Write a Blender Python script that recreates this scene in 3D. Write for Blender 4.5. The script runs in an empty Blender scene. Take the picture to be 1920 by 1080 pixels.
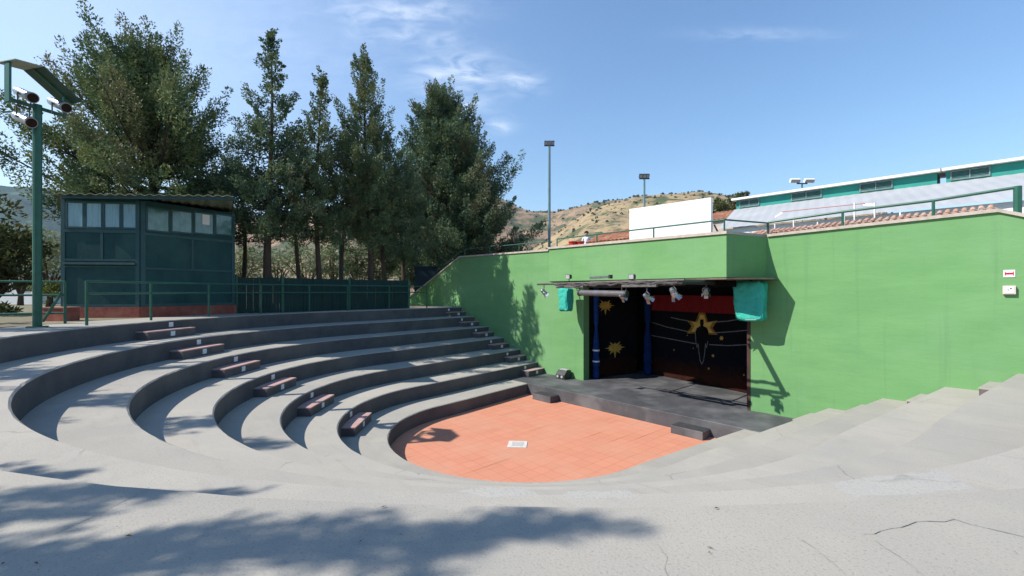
import bpy, math, random
import numpy as np
from mathutils import Vector, Matrix

# ------------------------------------------------------------------ camera, sky, sun, exposure
# World: X runs along the green stage wall (to the right), Y towards it (its face is at Y = 13), Z up,
# z = 0 is the top terrace the photographer stands on.
TH = math.radians(42.765)
S_, C_ = math.sin(TH), math.cos(TH)
EYE = 0.75
FPX = 853.333
scene = bpy.context.scene
col = scene.collection
cam = bpy.data.cameras.new("camera")
cam.lens = 16.0; cam.sensor_width = 36.0
cam.shift_y = 6 / 1920
cam.clip_start = 0.05; cam.clip_end = 20000
cam_ob = bpy.data.objects.new("camera", cam); col.objects.link(cam_ob)
cam_ob.location = (0, 0, EYE)
cam_ob.rotation_euler = (math.pi / 2, 0, math.pi / 2 - TH)
scene.camera = cam_ob

LIGHT = Vector((0.80, 1.40, -1.55)).normalized()          # the way the sunlight travels
SUN_EL = math.asin(-LIGHT.z)
SUN_AZ = math.atan2(-LIGHT.x, -LIGHT.y)                    # clockwise from +Y
sun = bpy.data.lights.new("sun", 'SUN'); sun.energy = 4.55; sun.angle = math.radians(0.45); sun.color = (1.0, 0.955, 0.88)
sun_ob = bpy.data.objects.new("sun", sun); col.objects.link(sun_ob)
sun_ob.rotation_euler = LIGHT.to_track_quat('-Z', 'Y').to_euler()
sun_ob.location = (-20, -35, 40)

world = bpy.data.worlds.new("World"); scene.world = world; world.use_nodes = True
wn, wl = world.node_tree.nodes, world.node_tree.links
wn.clear()
w_out = wn.new('ShaderNodeOutputWorld'); w_bg = wn.new('ShaderNodeBackground')
sky = wn.new('ShaderNodeTexSky'); sky.sky_type = 'NISHITA'; sky.sun_disc = False
sky.sun_elevation = SUN_EL; sky.sun_rotation = SUN_AZ; sky.altitude = 50; sky.air_density = 1.5; sky.dust_density = 0.0; sky.ozone_density = 8.0
w_bg.inputs['Strength'].default_value = 0.122


def sky_clouds():
    """thin cirrus: noise stretched along the wind, in the sky itself"""
    tc = wn.new('ShaderNodeTexCoord')
    def vmath(op, a, b=None, bv=None):
        n = wn.new('ShaderNodeVectorMath'); n.operation = op
        wl.new(a, n.inputs[0])
        if b is not None: wl.new(b, n.inputs[1])
        if bv is not None: n.inputs[1].default_value = bv
        return n
    def m(op, a, b):
        n = wn.new('ShaderNodeMath'); n.operation = op
        for i, v in enumerate((a, b)):
            if isinstance(v, (int, float)): n.inputs[i].default_value = v
            else: wl.new(v, n.inputs[i])
        return n.outputs[0]
    rot = wn.new('ShaderNodeMapping'); rot.inputs['Rotation'].default_value = (0, 0, -(math.pi / 2 - TH))
    wl.new(tc.outputs['Generated'], rot.inputs['Vector'])        # x right, y ahead, z up of the shore
    sep = wn.new('ShaderNodeSeparateXYZ'); wl.new(rot.outputs['Vector'], sep.inputs[0])
    x, y, z = sep.outputs
    yy = m('MAXIMUM', y, 0.05)
    u = m('DIVIDE', x, yy); v = m('DIVIDE', z, yy)
    comb = wn.new('ShaderNodeCombineXYZ'); wl.new(u, comb.inputs[0]); wl.new(v, comb.inputs[1])
    mp = wn.new('ShaderNodeMapping'); mp.inputs['Rotation'].default_value = (0, 0, math.radians(14)); mp.inputs['Scale'].default_value = (2.2, 6.0, 1)
    wl.new(comb.outputs[0], mp.inputs['Vector'])
    ns = wn.new('ShaderNodeTexNoise'); ns.inputs['Scale'].default_value = 6.5; ns.inputs['Detail'].default_value = 7; ns.inputs['Roughness'].default_value = 0.55
    ns.inputs['Distortion'].default_value = 0.7
    wl.new(mp.outputs[0], ns.inputs['Vector'])
    total = None
    #            centre u, v, half sizes, weight
    for cu, cv, su, sv, wgt in ((-0.25, 0.615, 0.13, 0.030, 0.75), (-0.25, 0.565, 0.10, 0.022, 0.5), (-0.115, 0.475, 0.085, 0.045, 1.0), (-0.105, 0.40, 0.055, 0.05, .7), (0.015, 0.462, 0.045, 0.024, 0.8),
                                (-0.035, 0.365, 0.035, 0.016, 0.8), (-0.15, 0.55, 0.05, 0.02, 0.6), (0.56, 0.565, 0.13, 0.012, 0.35),
                                (-0.5, 0.55, 0.3, 0.1, 0.15)):
        a = m('DIVIDE', m('SUBTRACT', u, cu), su); b = m('DIVIDE', m('SUBTRACT', v, cv), sv)
        d = m('ADD', m('MULTIPLY', a, a), m('MULTIPLY', b, b))
        g = m('MULTIPLY', m('POWER', 2.718, m('MULTIPLY', d, -0.8)), wgt)
        total = g if total is None else m('MAXIMUM', total, g)
    ramp = wn.new('ShaderNodeMapRange'); ramp.inputs['From Min'].default_value = 0.34; ramp.inputs['From Max'].default_value = 0.78
    wl.new(ns.outputs['Fac'], ramp.inputs['Value'])
    veil = m('MULTIPLY', m('POWER', 2.718, m('MULTIPLY', m('MULTIPLY', m('ADD', u, 1.05), m('ADD', u, 1.05)), -2.2)), 0.42)     # thin even veil to the left
    fac = m('ADD', m('MULTIPLY', ramp.outputs[0], total), veil)
    fac = m('MULTIPLY', fac, m('GREATER_THAN', y, 0.05))
    fac = m('MINIMUM', m('MULTIPLY', fac, 0.55), 0.45)
    mix = wn.new('ShaderNodeMix'); mix.data_type = 'RGBA'
    wl.new(fac, mix.inputs['Factor']); wl.new(sky.outputs[0], mix.inputs['A'])
    mix.inputs['B'].default_value = (8.6, 8.9, 9.3, 1)
    return mix.outputs['Result']


wl.new(sky_clouds(), w_bg.inputs['Color'])
wl.new(w_bg.outputs[0], w_out.inputs['Surface'])
scene.view_settings.view_transform = 'Standard'
scene.view_settings.look = 'None'
scene.view_settings.exposure = 0.58
scene.view_settings.gamma = 1.0
scene.render.engine = 'CYCLES'
scene.cycles.use_denoising = True
scene.cycles.max_bounces = 5
scene.cycles.diffuse_bounces = 2


# ------------------------------------------------------------------ survey helpers (metres from the photograph's geometry)
def at(px, py, d):
    """the point seen at pixel (px, py) of the 1920x1080 photograph, d metres in front of the camera"""
    u = (px - 960) / FPX * d; v = (546 - py) / FPX * d
    return Vector((u * S_ - d * C_, u * C_ + d * S_, EYE + v))


def onY(px, py, Y):
    r = at(px, py, 1.0) - Vector((0, 0, EYE)); return Vector((0, 0, EYE)) + r * (Y / r.y)


def onZ(px, py, Z):
    r = at(px, py, 1.0) - Vector((0, 0, EYE)); return Vector((0, 0, EYE)) + r * ((Z - EYE) / r.z)


def on_plane(px, py, P, D):
    """on the vertical plane through P along horizontal direction D"""
    n = Vector((-D[1], D[0], 0)); r = at(px, py, 1.0) - Vector((0, 0, EYE))
    t = (Vector((P[0], P[1], 0)).dot(n)) / r.dot(n)
    return Vector((0, 0, EYE)) + r * t


def CW(xr, yf, z):
    """metres right / ahead of the camera -> world"""
    return Vector((xr * S_ - yf * C_, xr * C_ + yf * S_, z))


# ------------------------------------------------------------------ materials
MATS = {}


def nodes_of(name):
    m = bpy.data.materials.new(name); m.use_nodes = True
    nt = m.node_tree; b = nt.nodes['Principled BSDF']
    return m, nt, b


def mat(name, c1, c2=None, scale=3.0, rough=0.85, bump=0.0, bscale=None, spec=0.3, metal=0.0, detail=6, stretch=None, c3=None, s3=0.3, f3=0.35, coords='Object', wide=0.16, bdist=0.02):
    if name in MATS: return MATS[name]
    m, nt, b = nodes_of(name)
    N, L = nt.nodes, nt.links
    b.inputs['Roughness'].default_value = rough; b.inputs['Metallic'].default_value = metal
    b.inputs['Specular IOR Level'].default_value = spec
    tc = N.new('ShaderNodeTexCoord'); vec = tc.outputs[coords]
    if stretch:
        mp = N.new('ShaderNodeMapping'); mp.inputs['Scale'].default_value = stretch
        L.new(vec, mp.inputs['Vector']); svec = mp.outputs[0]
    else: svec = vec
    if c2 is None: c2 = tuple(v * 0.82 for v in c1)
    n = N.new('ShaderNodeTexNoise'); n.inputs['Scale'].default_value = scale; n.inputs['Detail'].default_value = detail; n.inputs['Roughness'].default_value = 0.6
    L.new(svec, n.inputs['Vector'])
    r = N.new('ShaderNodeMapRange'); r.inputs['From Min'].default_value = 0.5 - wide; r.inputs['From Max'].default_value = 0.5 + wide
    L.new(n.outputs['Fac'], r.inputs['Value'])
    mx = N.new('ShaderNodeMix'); mx.data_type = 'RGBA'
    mx.inputs['A'].default_value = (*c1, 1); mx.inputs['B'].default_value = (*c2, 1)
    L.new(r.outputs[0], mx.inputs['Factor']); out = mx.outputs['Result']
    if c3 is not None:
        n3 = N.new('ShaderNodeTexNoise'); n3.inputs['Scale'].default_value = s3; n3.inputs['Detail'].default_value = 5
        L.new(vec, n3.inputs['Vector'])
        r3 = N.new('ShaderNodeMapRange'); r3.inputs['From Min'].default_value = 0.47; r3.inputs['From Max'].default_value = 0.66; r3.inputs['To Max'].default_value = f3
        L.new(n3.outputs['Fac'], r3.inputs['Value'])
        m3 = N.new('ShaderNodeMix'); m3.data_type = 'RGBA'; m3.inputs['B'].default_value = (*c3, 1)
        L.new(out, m3.inputs['A']); L.new(r3.outputs[0], m3.inputs['Factor']); out = m3.outputs['Result']
    L.new(out, b.inputs['Base Color'])
    if bump:
        bn = N.new('ShaderNodeTexNoise'); bn.inputs['Scale'].default_value = bscale or scale * 8; bn.inputs['Detail'].default_value = 5
        L.new(svec, bn.inputs['Vector'])
        bp = N.new('ShaderNodeBump'); bp.inputs['Strength'].default_value = bump; bp.inputs['Distance'].default_value = bdist
        L.new(bn.outputs['Fac'], bp.inputs['Height']); L.new(bp.outputs[0], b.inputs['Normal'])
    MATS[name] = m
    return m


def leaf_mat(name, c1, c2, c3, scale=0.5):
    """leaves: three tones mixed by noise, a little light passes through"""
    if name in MATS: return MATS[name]
    m, nt, b = nodes_of(name)
    N, L = nt.nodes, nt.links
    tc = N.new('ShaderNodeTexCoord')
    def ns(s, lo, hi, seed):
        mp = N.new('ShaderNodeMapping'); mp.inputs['Location'].default_value = (seed, seed * .7, 0); L.new(tc.outputs['Object'], mp.inputs['Vector'])
        n = N.new('ShaderNodeTexNoise'); n.inputs['Scale'].default_value = s; n.inputs['Detail'].default_value = 3; L.new(mp.outputs[0], n.inputs['Vector'])
        r = N.new('ShaderNodeMapRange'); r.inputs['From Min'].default_value = lo; r.inputs['From Max'].default_value = hi; L.new(n.outputs['Fac'], r.inputs['Value'])
        return r.outputs[0]
    a = N.new('ShaderNodeMix'); a.data_type = 'RGBA'; a.inputs['A'].default_value = (*c1, 1); a.inputs['B'].default_value = (*c2, 1); L.new(ns(scale * 3.2, .4, .62, 1), a.inputs['Factor'])
    d = N.new('ShaderNodeMix'); d.data_type = 'RGBA'; d.inputs['B'].default_value = (*c3, 1); L.new(a.outputs['Result'], d.inputs['A']); L.new(ns(scale, .54, .76, 9), d.inputs['Factor'])
    L.new(d.outputs['Result'], b.inputs['Base Color'])
    b.inputs['Roughness'].default_value = 0.7; b.inputs['Specular IOR Level'].default_value = 0.25
    tr = N.new('ShaderNodeBsdfTranslucent'); L.new(d.outputs['Result'], tr.inputs['Color'])
    mx = N.new('ShaderNodeMixShader'); mx.inputs[0].default_value = 0.22
    L.new(b.outputs[0], mx.inputs[1]); L.new(tr.outputs[0], mx.inputs[2]); L.new(mx.outputs[0], N['Material Output'].inputs['Surface'])
    MATS[name] = m
    return m


def concrete(name, c1, c2, c3, grain, streak):
    """painted concrete: broad blotches, brush streaks round the bowl, fine speckle, hairline cracks"""
    m, nt, b = nodes_of(name); N, L = nt.nodes, nt.links
    b.inputs['Roughness'].default_value = 0.9; b.inputs['Specular IOR Level'].default_value = 0.2
    geo = N.new('ShaderNodeNewGeometry')
    def noise(s, d, vec=geo.outputs['Position'], rgh=.6):
        n = N.new('ShaderNodeTexNoise'); n.inputs['Scale'].default_value = s; n.inputs['Detail'].default_value = d; n.inputs['Roughness'].default_value = rgh; L.new(vec, n.inputs['Vector']); return n.outputs['Fac']
    def rng(v, a, c, lo=0., hi=1.):
        r = N.new('ShaderNodeMapRange'); r.inputs['From Min'].default_value = a; r.inputs['From Max'].default_value = c; r.inputs['To Min'].default_value = lo; r.inputs['To Max'].default_value = hi
        L.new(v, r.inputs['Value']); return r.outputs[0]
    def mix(A, B, f):
        x = N.new('ShaderNodeMix'); x.data_type = 'RGBA'
        for k, v in (('A', A), ('B', B)):
            if isinstance(v, tuple): x.inputs[k].default_value = (*v, 1)
            else: L.new(v, x.inputs[k])
        L.new(f, x.inputs['Factor']); return x.outputs['Result']
    out = mix(c1, c2, rng(noise(0.55, 8), .36, .64))
    out = mix(out, c3, rng(noise(1.7, 6), .5, .74, 0, .6))
    out = mix(out, tuple(v * .66 for v in c1), rng(noise(.9, 9, rgh=.72), .60, .76, 0, .5))
    mp = N.new('ShaderNodeMapping'); mp.inputs['Rotation'].default_value = (0, 0, .75); mp.inputs['Scale'].default_value = (1.0, 7.0, 1); L.new(geo.outputs['Position'], mp.inputs['Vector'])
    out = mix(out, tuple(v * .72 for v in c1), rng(noise(1.3, 7, mp.outputs[0]), .55, .75, 0, streak))
    out = mix(out, tuple(v * .45 for v in c1), rng(noise(grain, 3), .55, .72, 0, .55))
    out = mix(out, tuple(min(1, v * 1.3) for v in c1), rng(noise(grain * 1.4, 3), .58, .74, 0, .55))
    vo = N.new('ShaderNodeTexVoronoi'); vo.feature = 'DISTANCE_TO_EDGE'; vo.inputs['Scale'].default_value = .23
    wob = N.new('ShaderNodeVectorMath'); wob.operation = 'ADD'; sc = N.new('ShaderNodeVectorMath'); sc.operation = 'SCALE'; sc.inputs['Scale'].default_value = .5
    nn = N.new('ShaderNodeTexNoise'); nn.inputs['Scale'].default_value = 1.6; nn.inputs['Detail'].default_value = 6; L.new(geo.outputs['Position'], nn.inputs['Vector'])
    L.new(nn.outputs['Color'], sc.inputs[0]); L.new(geo.outputs['Position'], wob.inputs[0]); L.new(sc.outputs[0], wob.inputs[1]); L.new(wob.outputs[0], vo.inputs['Vector'])
    cr = rng(vo.outputs['Distance'], 0.0, 0.0028, 1, 0)
    mm = N.new('ShaderNodeMath'); mm.operation = 'MULTIPLY'; L.new(cr, mm.inputs[0]); L.new(rng(noise(.8, 3), .45, .6, 0, .5), mm.inputs[1])
    out = mix(out, tuple(v * .3 for v in c1), mm.outputs[0])
    L.new(out, b.inputs['Base Color'])
    bp = N.new('ShaderNodeBump'); bp.inputs['Strength'].default_value = .30; bp.inputs['Distance'].default_value = .006
    L.new(noise(grain * 1.1, 5), bp.inputs['Height']); L.new(bp.outputs[0], b.inputs['Normal'])
    return m


M_TREAD = concrete('tread_concrete', (.362, .335, .288), (.315, .296, .262), (.402, .368, .305), 90, .38)
M_TREAD2 = concrete('tread_concrete_worn', (.390, .358, .307), (.338, .318, .28), (.424, .386, .32), 90, .42)
M_TOP = concrete('top_asphalt', (.364, .332, .281), (.318, .296, .258), (.404, .367, .303), 105, .15)
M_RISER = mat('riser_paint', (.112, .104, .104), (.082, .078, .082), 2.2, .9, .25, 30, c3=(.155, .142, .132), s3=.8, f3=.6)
M_STAGE = mat('stage_black', (.085, .085, .09), (.055, .055, .06), 1.8, .6, .2, 25, spec=.4, c3=(.19, .19, .19), s3=1.1, f3=.55)
def wall_paint():
    m, nt, b = nodes_of('green_plaster'); N, L = nt.nodes, nt.links
    b.inputs['Roughness'].default_value = .92; b.inputs['Specular IOR Level'].default_value = .15
    geo = N.new('ShaderNodeNewGeometry')
    def ns(scale, d, stretch=(1, 1, 1), rgh=.6):
        mp = N.new('ShaderNodeMapping'); mp.inputs['Scale'].default_value = stretch; L.new(geo.outputs['Position'], mp.inputs['Vector'])
        n = N.new('ShaderNodeTexNoise'); n.inputs['Scale'].default_value = scale; n.inputs['Detail'].default_value = d; n.inputs['Roughness'].default_value = rgh; L.new(mp.outputs[0], n.inputs['Vector']); return n.outputs['Fac']
    def rg(v, a, c, lo=0., hi=1.):
        r = N.new('ShaderNodeMapRange'); r.inputs['From Min'].default_value = a; r.inputs['From Max'].default_value = c; r.inputs['To Min'].default_value = lo; r.inputs['To Max'].default_value = hi; L.new(v, r.inputs['Value']); return r.outputs[0]
    def mx(A, B, f):
        x = N.new('ShaderNodeMix'); x.data_type = 'RGBA'
        for k, v in (('A', A), ('B', B)):
            if isinstance(v, tuple): x.inputs[k].default_value = (*v, 1)
            else: L.new(v, x.inputs[k])
        L.new(f, x.inputs['Factor']); return x.outputs['Result']
    c = mx((.155, .322, .126), (.136, .295, .114), rg(ns(1.2, 7, (.5, 1, 2.2)), .38, .62))
    c = mx(c, (.185, .335, .165), rg(ns(.35, 6), .46, .70, 0, .75))
    c = mx(c, (.125, .265, .12), rg(ns(.6, 8, (1, 1, 1.4), .7), .56, .74, 0, .6))
    c = mx(c, (.105, .215, .10), rg(ns(2.2, 6, (2.6, 1, .10)), .58, .78, 0, .45))
    c = mx(c, (.24, .36, .21), rg(ns(26, 3), .66, .76, 0, .45))
    L.new(c, b.inputs['Base Color'])
    bp = N.new('ShaderNodeBump'); bp.inputs['Strength'].default_value = .30; bp.inputs['Distance'].default_value = .014; L.new(ns(7, 6, (.45, 1, 1.7)), bp.inputs['Height']); L.new(bp.outputs[0], b.inputs['Normal'])
    return m
M_GREEN = wall_paint()
M_COPING = mat('coping_stone', (.50, .44, .38), (.38, .32, .26), 6, .9, .3)
M_TILE = mat('terracotta', (.42, .17, .09), (.30, .125, .07), 5, .85, .3, 30, c3=(.48, .30, .20), s3=2.5, f3=.7)
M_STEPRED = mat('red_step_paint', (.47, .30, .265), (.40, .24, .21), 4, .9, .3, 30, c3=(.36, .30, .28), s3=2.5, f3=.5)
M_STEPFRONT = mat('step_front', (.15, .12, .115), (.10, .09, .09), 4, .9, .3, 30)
M_BRICK_RED = mat('red_brick', (.30, .085, .06), (.21, .06, .045), 9, .9, .4, 40, c3=(.36, .16, .11), s3=3, f3=.5)
M_PLAQUE = mat('plaque', (.85, .86, .85), (.60, .63, .68), 22, .5)
M_RAIL = mat('rail_green', (.016, .105, .066), (.012, .08, .05), 5, .45, spec=.5)
M_HUT = mat('hut_teal', (.012, .060, .060), (.008, .042, .046), 2.4, .6, .15, 30, c3=(.026, .078, .072), s3=1.2, f3=.6, spec=.25, stretch=(1, 1, .35))
M_HUTFRAME = mat('hut_frame', (.022, .075, .08), (.016, .055, .062), 3, .55, spec=.4)
M_ROOFSHEET = mat('mossy_sheet', (.24, .26, .18), (.13, .16, .10), 5, .9, .4, 20)
M_BLACK = mat('black_metal', (.018, .018, .02), (.03, .03, .033), 8, .5, spec=.5)
M_BLACKPAINT = mat('black_paint', (.006, .006, .007), (.009, .008, .008), 2, .95, spec=.05)
M_STEEL = mat('pipe_steel', (.11, .095, .085), (.055, .05, .048), 9, .6, metal=.2, spec=.4)
M_ALU = mat('polished_aluminium', (.44, .45, .47), (.24, .25, .27), 9, .32, metal=.9)
M_WHITE = mat('white_paint', (.80, .79, .77), (.72, .71, .70), 2, .7)
M_TARP = mat('teal_tarp', (.045, .42, .32), (.03, .33, .26), 5, .75, .8, 9, spec=.25, bdist=.05)
M_ROOFWHITE = mat('white_sheet_roof', (.40, .405, .41), (.36, .365, .37), .9, .7, c3=(.32, .325, .33), s3=.5, f3=.5, stretch=(3, .4, .4))
M_TEALWALL = mat('teal_wall', (.03, .27, .22), (.025, .22, .18), 1.5, .7)
M_LOUVRE = mat('louvre_glass', (.10, .19, .18), (.05, .12, .12), 7, .3, spec=.5, stretch=(1, 1, 5))
M_BARK = mat('bark', (.085, .06, .042), (.05, .036, .027), 7, .95, .6, 24, stretch=(1, 1, .3))
M_RED = mat('red_plastic', (.55, .035, .025), (.42, .025, .02), 4, .45)


# ------------------------------------------------------------------ mesh building
class MB:
    def __init__(s): s.v = []; s.f = []; s.mi = []
    def face(s, pts, mi=0):
        i = len(s.v); s.v += [tuple(p) for p in pts]; s.f.append(tuple(range(i, i + len(pts)))); s.mi.append(mi)
    def hexa(s, p, mi=0):
        """8 corners: bottom 0-3 counter-clockwise, top 4-7"""
        i = len(s.v); s.v += [tuple(q) for q in p]
        for f in ((3, 2, 1, 0), (4, 5, 6, 7), (0, 1, 5, 4), (1, 2, 6, 5), (2, 3, 7, 6), (3, 0, 4, 7)):
            s.f.append(tuple(i + k for k in f)); s.mi.append(mi)
    def box(s, x0, x1, y0, y1, z0, z1, mi=0):
        s.hexa([(x0, y0, z0), (x1, y0, z0), (x1, y1, z0), (x0, y1, z0), (x0, y0, z1), (x1, y0, z1), (x1, y1, z1), (x0, y1, z1)], mi)
    def obox(s, c, ux, uy, uz, hx, hy, hz, mi=0):
        c, ux, uy, uz = Vector(c), Vector(ux).normalized(), Vector(uy).normalized(), Vector(uz).normalized()
        P = [c + ux * a * hx + uy * b * hy + uz * d * hz for d in (-1, 1) for a, b in ((-1, -1), (1, -1), (1, 1), (-1, 1))]
        s.hexa(P, mi)
    def tube(s, pts, rad, n=8, mi=0, caps=True):
        pts = [Vector(p) for p in pts]
        if not isinstance(rad, (list, tuple)): rad = [rad] * len(pts)
        i0 = len(s.v); prev = None
        for k, p in enumerate(pts):
            t = (pts[min(k + 1, len(pts) - 1)] - pts[max(k - 1, 0)]).normalized()
            a = prev if prev is not None else (Vector((0, 0, 1)) if abs(t.z) < .9 else Vector((1, 0, 0)))
            a = (a - t * a.dot(t)).normalized(); prev = a; b = t.cross(a)
            for j in range(n):
                q = 2 * math.pi * j / n
                s.v.append(tuple(p + (a * math.cos(q) + b * math.sin(q)) * rad[k]))
        for k in range(len(pts) - 1):
            for j in range(n):
                s.f.append((i0 + k * n + j, i0 + k * n + (j + 1) % n, i0 + (k + 1) * n + (j + 1) % n, i0 + (k + 1) * n + j)); s.mi.append(mi)
        if caps:
            s.f.append(tuple(i0 + j for j in reversed(range(n)))); s.mi.append(mi)
            s.f.append(tuple(i0 + (len(pts) - 1) * n + j for j in range(n))); s.mi.append(mi)
    def prism(s, poly, d, mi=0):
        """planar polygon pushed along d"""
        d = Vector(d); poly = [Vector(p) for p in poly]; n = len(poly)
        i = len(s.v); s.v += [tuple(p) for p in poly] + [tuple(p + d) for p in poly]
        s.f.append(tuple(i + k for k in reversed(range(n)))); s.mi.append(mi)
        s.f.append(tuple(i + n + k for k in range(n))); s.mi.append(mi)
        for k in range(n):
            s.f.append((i + k, i + (k + 1) % n, i + n + (k + 1) % n, i + n + k)); s.mi.append(mi)
    def blob(s, c, r, n=8, m=6, mi=0, jit=0, rnd=None):
        c = Vector(c); i0 = len(s.v)
        for a in range(m + 1):
            th = math.pi * a / m
            for b in range(n):
                ph = 2 * math.pi * b / n
                k = 1 + (rnd.uniform(-jit, jit) if rnd else 0)
                s.v.append((c.x + r[0] * math.sin(th) * math.cos(ph) * k, c.y + r[1] * math.sin(th) * math.sin(ph) * k, c.z + r[2] * math.cos(th) * k))
        for a in range(m):
            for b in range(n):
                s.f.append((i0 + a * n + b, i0 + (a + 1) * n + b, i0 + (a + 1) * n + (b + 1) % n, i0 + a * n + (b + 1) % n)); s.mi.append(mi)
    def build(s, name, mats, parent=None, smooth=False, origin=None, bevel=0.0, recalc=True):
        me = bpy.data.meshes.new(name)
        o = Vector(origin) if origin is not None else Vector((0, 0, 0))
        me.from_pydata([tuple(Vector(v) - o) for v in s.v], [], s.f)
        for m in (mats if isinstance(mats, (list, tuple)) else [mats]): me.materials.append(m)
        me.polygons.foreach_set('material_index', s.mi)
        if smooth: me.polygons.foreach_set('use_smooth', [True] * len(me.polygons))
        me.update()
        if recalc:
            import bmesh
            bm = bmesh.new(); bm.from_mesh(me)
            if smooth: bmesh.ops.remove_doubles(bm, verts=bm.verts, dist=1e-5)
            bmesh.ops.recalc_face_normals(bm, faces=bm.faces); bm.to_mesh(me); bm.free()
        ob = bpy.data.objects.new(name, me); col.objects.link(ob); ob.location = o
        if parent is not None:
            ob.parent = parent; w = Vector((0, 0, 0)); q = parent
            while q is not None: w += q.location; q = q.parent
            ob.location = o - w
        if bevel:
            bv = ob.modifiers.new('bevel', 'BEVEL'); bv.width = bevel; bv.segments = 2; bv.limit_method = 'ANGLE'
        return ob


def tag(o, label=None, cat=None, group=None, kind=None):
    if label: o['label'] = label
    if cat: o['category'] = cat
    if group: o['group'] = group
    if kind: o['kind'] = kind
    return o


def thing(name, label, cat, loc=(0, 0, 0), group=None):
    o = bpy.data.objects.new(name, None); o.empty_display_size = .2; col.objects.link(o); o.location = loc
    return tag(o, label, cat, group)


def copy_tree(o, parent=None):
    c = o.copy(); col.objects.link(c)
    if parent is not None: c.parent = parent
    for ch in list(o.children): copy_tree(ch, c)
    return c


# ------------------------------------------------------------------ the seating bowl
CX, CY = -7.714, 7.498
WALL_Y = 13.0
RW, R1, ARM, H_ = 1.0127, 9.155, 0.135, 0.411
LV = [-(k - 1) * H_ for k in range(1, 8)]          # tread heights, tier 1 (top) to 7
FLOOR_Z = -2.83
NARC = 150


def ring(R, y_end=WALL_Y, narc=NARC):
    """plan of a riser edge: splayed arms to the wall, half circle round the near side; left arm end first"""
    pts = []
    n_end = y_end - CY
    na = 10
    for k in range(na):
        n = n_end * (1 - k / na); pts.append((CX - (R + ARM * n), CY + n))
    for k in range(narc + 1):
        a = math.pi + math.pi * k / narc; pts.append((CX + R * math.cos(a), CY + R * math.sin(a)))
    for k in range(1, na + 1):
        n = n_end * k / na; pts.append((CX + (R + ARM * n), CY + n))
    q = np.array(pts); s = q.copy()
    for _ in range(3):
        s[1:-1] = (s[:-2] + 2 * s[1:-1] + s[2:]) / 4
    return [tuple(p) for p in s]


RADII = [R1 - RW * k for k in range(7)]
bowl = thing('amphitheatre_seating', 'grey concrete seating bowl of seven curved steps facing the stage', 'seating', (CX, CY, 0))
OUT_R = R1 + 1.6
for k in range(7):
    m = MB()
    outer = ring(OUT_R if k == 0 else RADII[k - 1] + .02); inner = ring(RADII[k])
    z = LV[k]; zb = LV[k + 1] - .05 if k < 6 else FLOOR_Z - .05
    e = .02                                             # worn, slightly chipped nose of the edge
    er = random.Random(40 + k); wob = 0.0; jit = []
    for _ in inner: wob = wob * .6 + er.gauss(0, .004); jit.append(wob + (er.uniform(.004, .014) if er.random() < .06 else 0))
    def off(p, v): q = Vector((p[0] - CX, min(p[1], CY) - CY)); q = q.normalized() if q.length > 1e-6 else Vector((1, 0)); return (p[0] + q.x * v, p[1] + q.y * v)
    inner2 = [off(p, abs(j)) for p, j in zip(ring(RADII[k] + e), jit)]
    for i in range(len(inner) - 1):
        a, b, c, d = outer[i], outer[i + 1], inner2[i + 1], inner2[i]
        m.face([(*a, z), (*b, z), (*c, z), (*d, z)], 0)
        m.face([(*inner2[i], z), (*inner2[i + 1], z), (*inner[i + 1], z - e), (*inner[i], z - e)], 0)
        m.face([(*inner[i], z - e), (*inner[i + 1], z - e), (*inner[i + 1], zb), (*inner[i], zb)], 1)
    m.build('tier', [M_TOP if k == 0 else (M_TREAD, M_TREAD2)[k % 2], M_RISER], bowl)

# cracks and a worn patch in the top tier, as narrow sunk lines 3 mm proud
def ribbon(m, pts, w, z, rnd):
    P = []
    for a, b in zip(pts[:-1], pts[1:]):
        n = max(2, int((Vector(b) - Vector(a)).length / .035))
        for k in range(n):
            q = Vector(a).lerp(Vector(b), k / n); P.append((q.x + rnd.gauss(0, .006), q.y + rnd.gauss(0, .006)))
    P.append((pts[-1][0], pts[-1][1]))
    for i in range(len(P) - 1):
        d = Vector((P[i + 1][0] - P[i][0], P[i + 1][1] - P[i][1])).normalized(); nn = Vector((-d.y, d.x)) * w * rnd.uniform(.4, 1.2)
        m.face([(P[i][0] + nn.x, P[i][1] + nn.y, z), (P[i][0] - nn.x, P[i][1] - nn.y, z), (P[i + 1][0] - nn.x, P[i + 1][1] - nn.y, z), (P[i + 1][0] + nn.x, P[i + 1][1] + nn.y, z)])

rnd = random.Random(5)
M_CRACK = mat('crack_dark', (.28, .258, .225), (.35, .325, .28), 20, .95)
for pix, w in (([(1622, 1002), (1665, 990), (1720, 980), (1790, 977), (1850, 990), (1940, 1012)], .0018), ([(1622, 1002), (1660, 1030), (1710, 1062), (1760, 1100)], .0012),
               ([(1490, 1010), (1530, 1030), (1560, 1055), (1590, 1085)], .0014), ([(0, 1042), (70, 1015), (160, 975), (240, 935), (280, 915)], .0014), ([(1225, 1022), (1250, 1045), (1252, 1082)], .001)):
    m = MB(); ribbon(m, [tuple(onZ(x, y, 0))[:2] for x, y in pix], w, .003, rnd); m.build('crack', M_CRACK, bowl)

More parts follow.
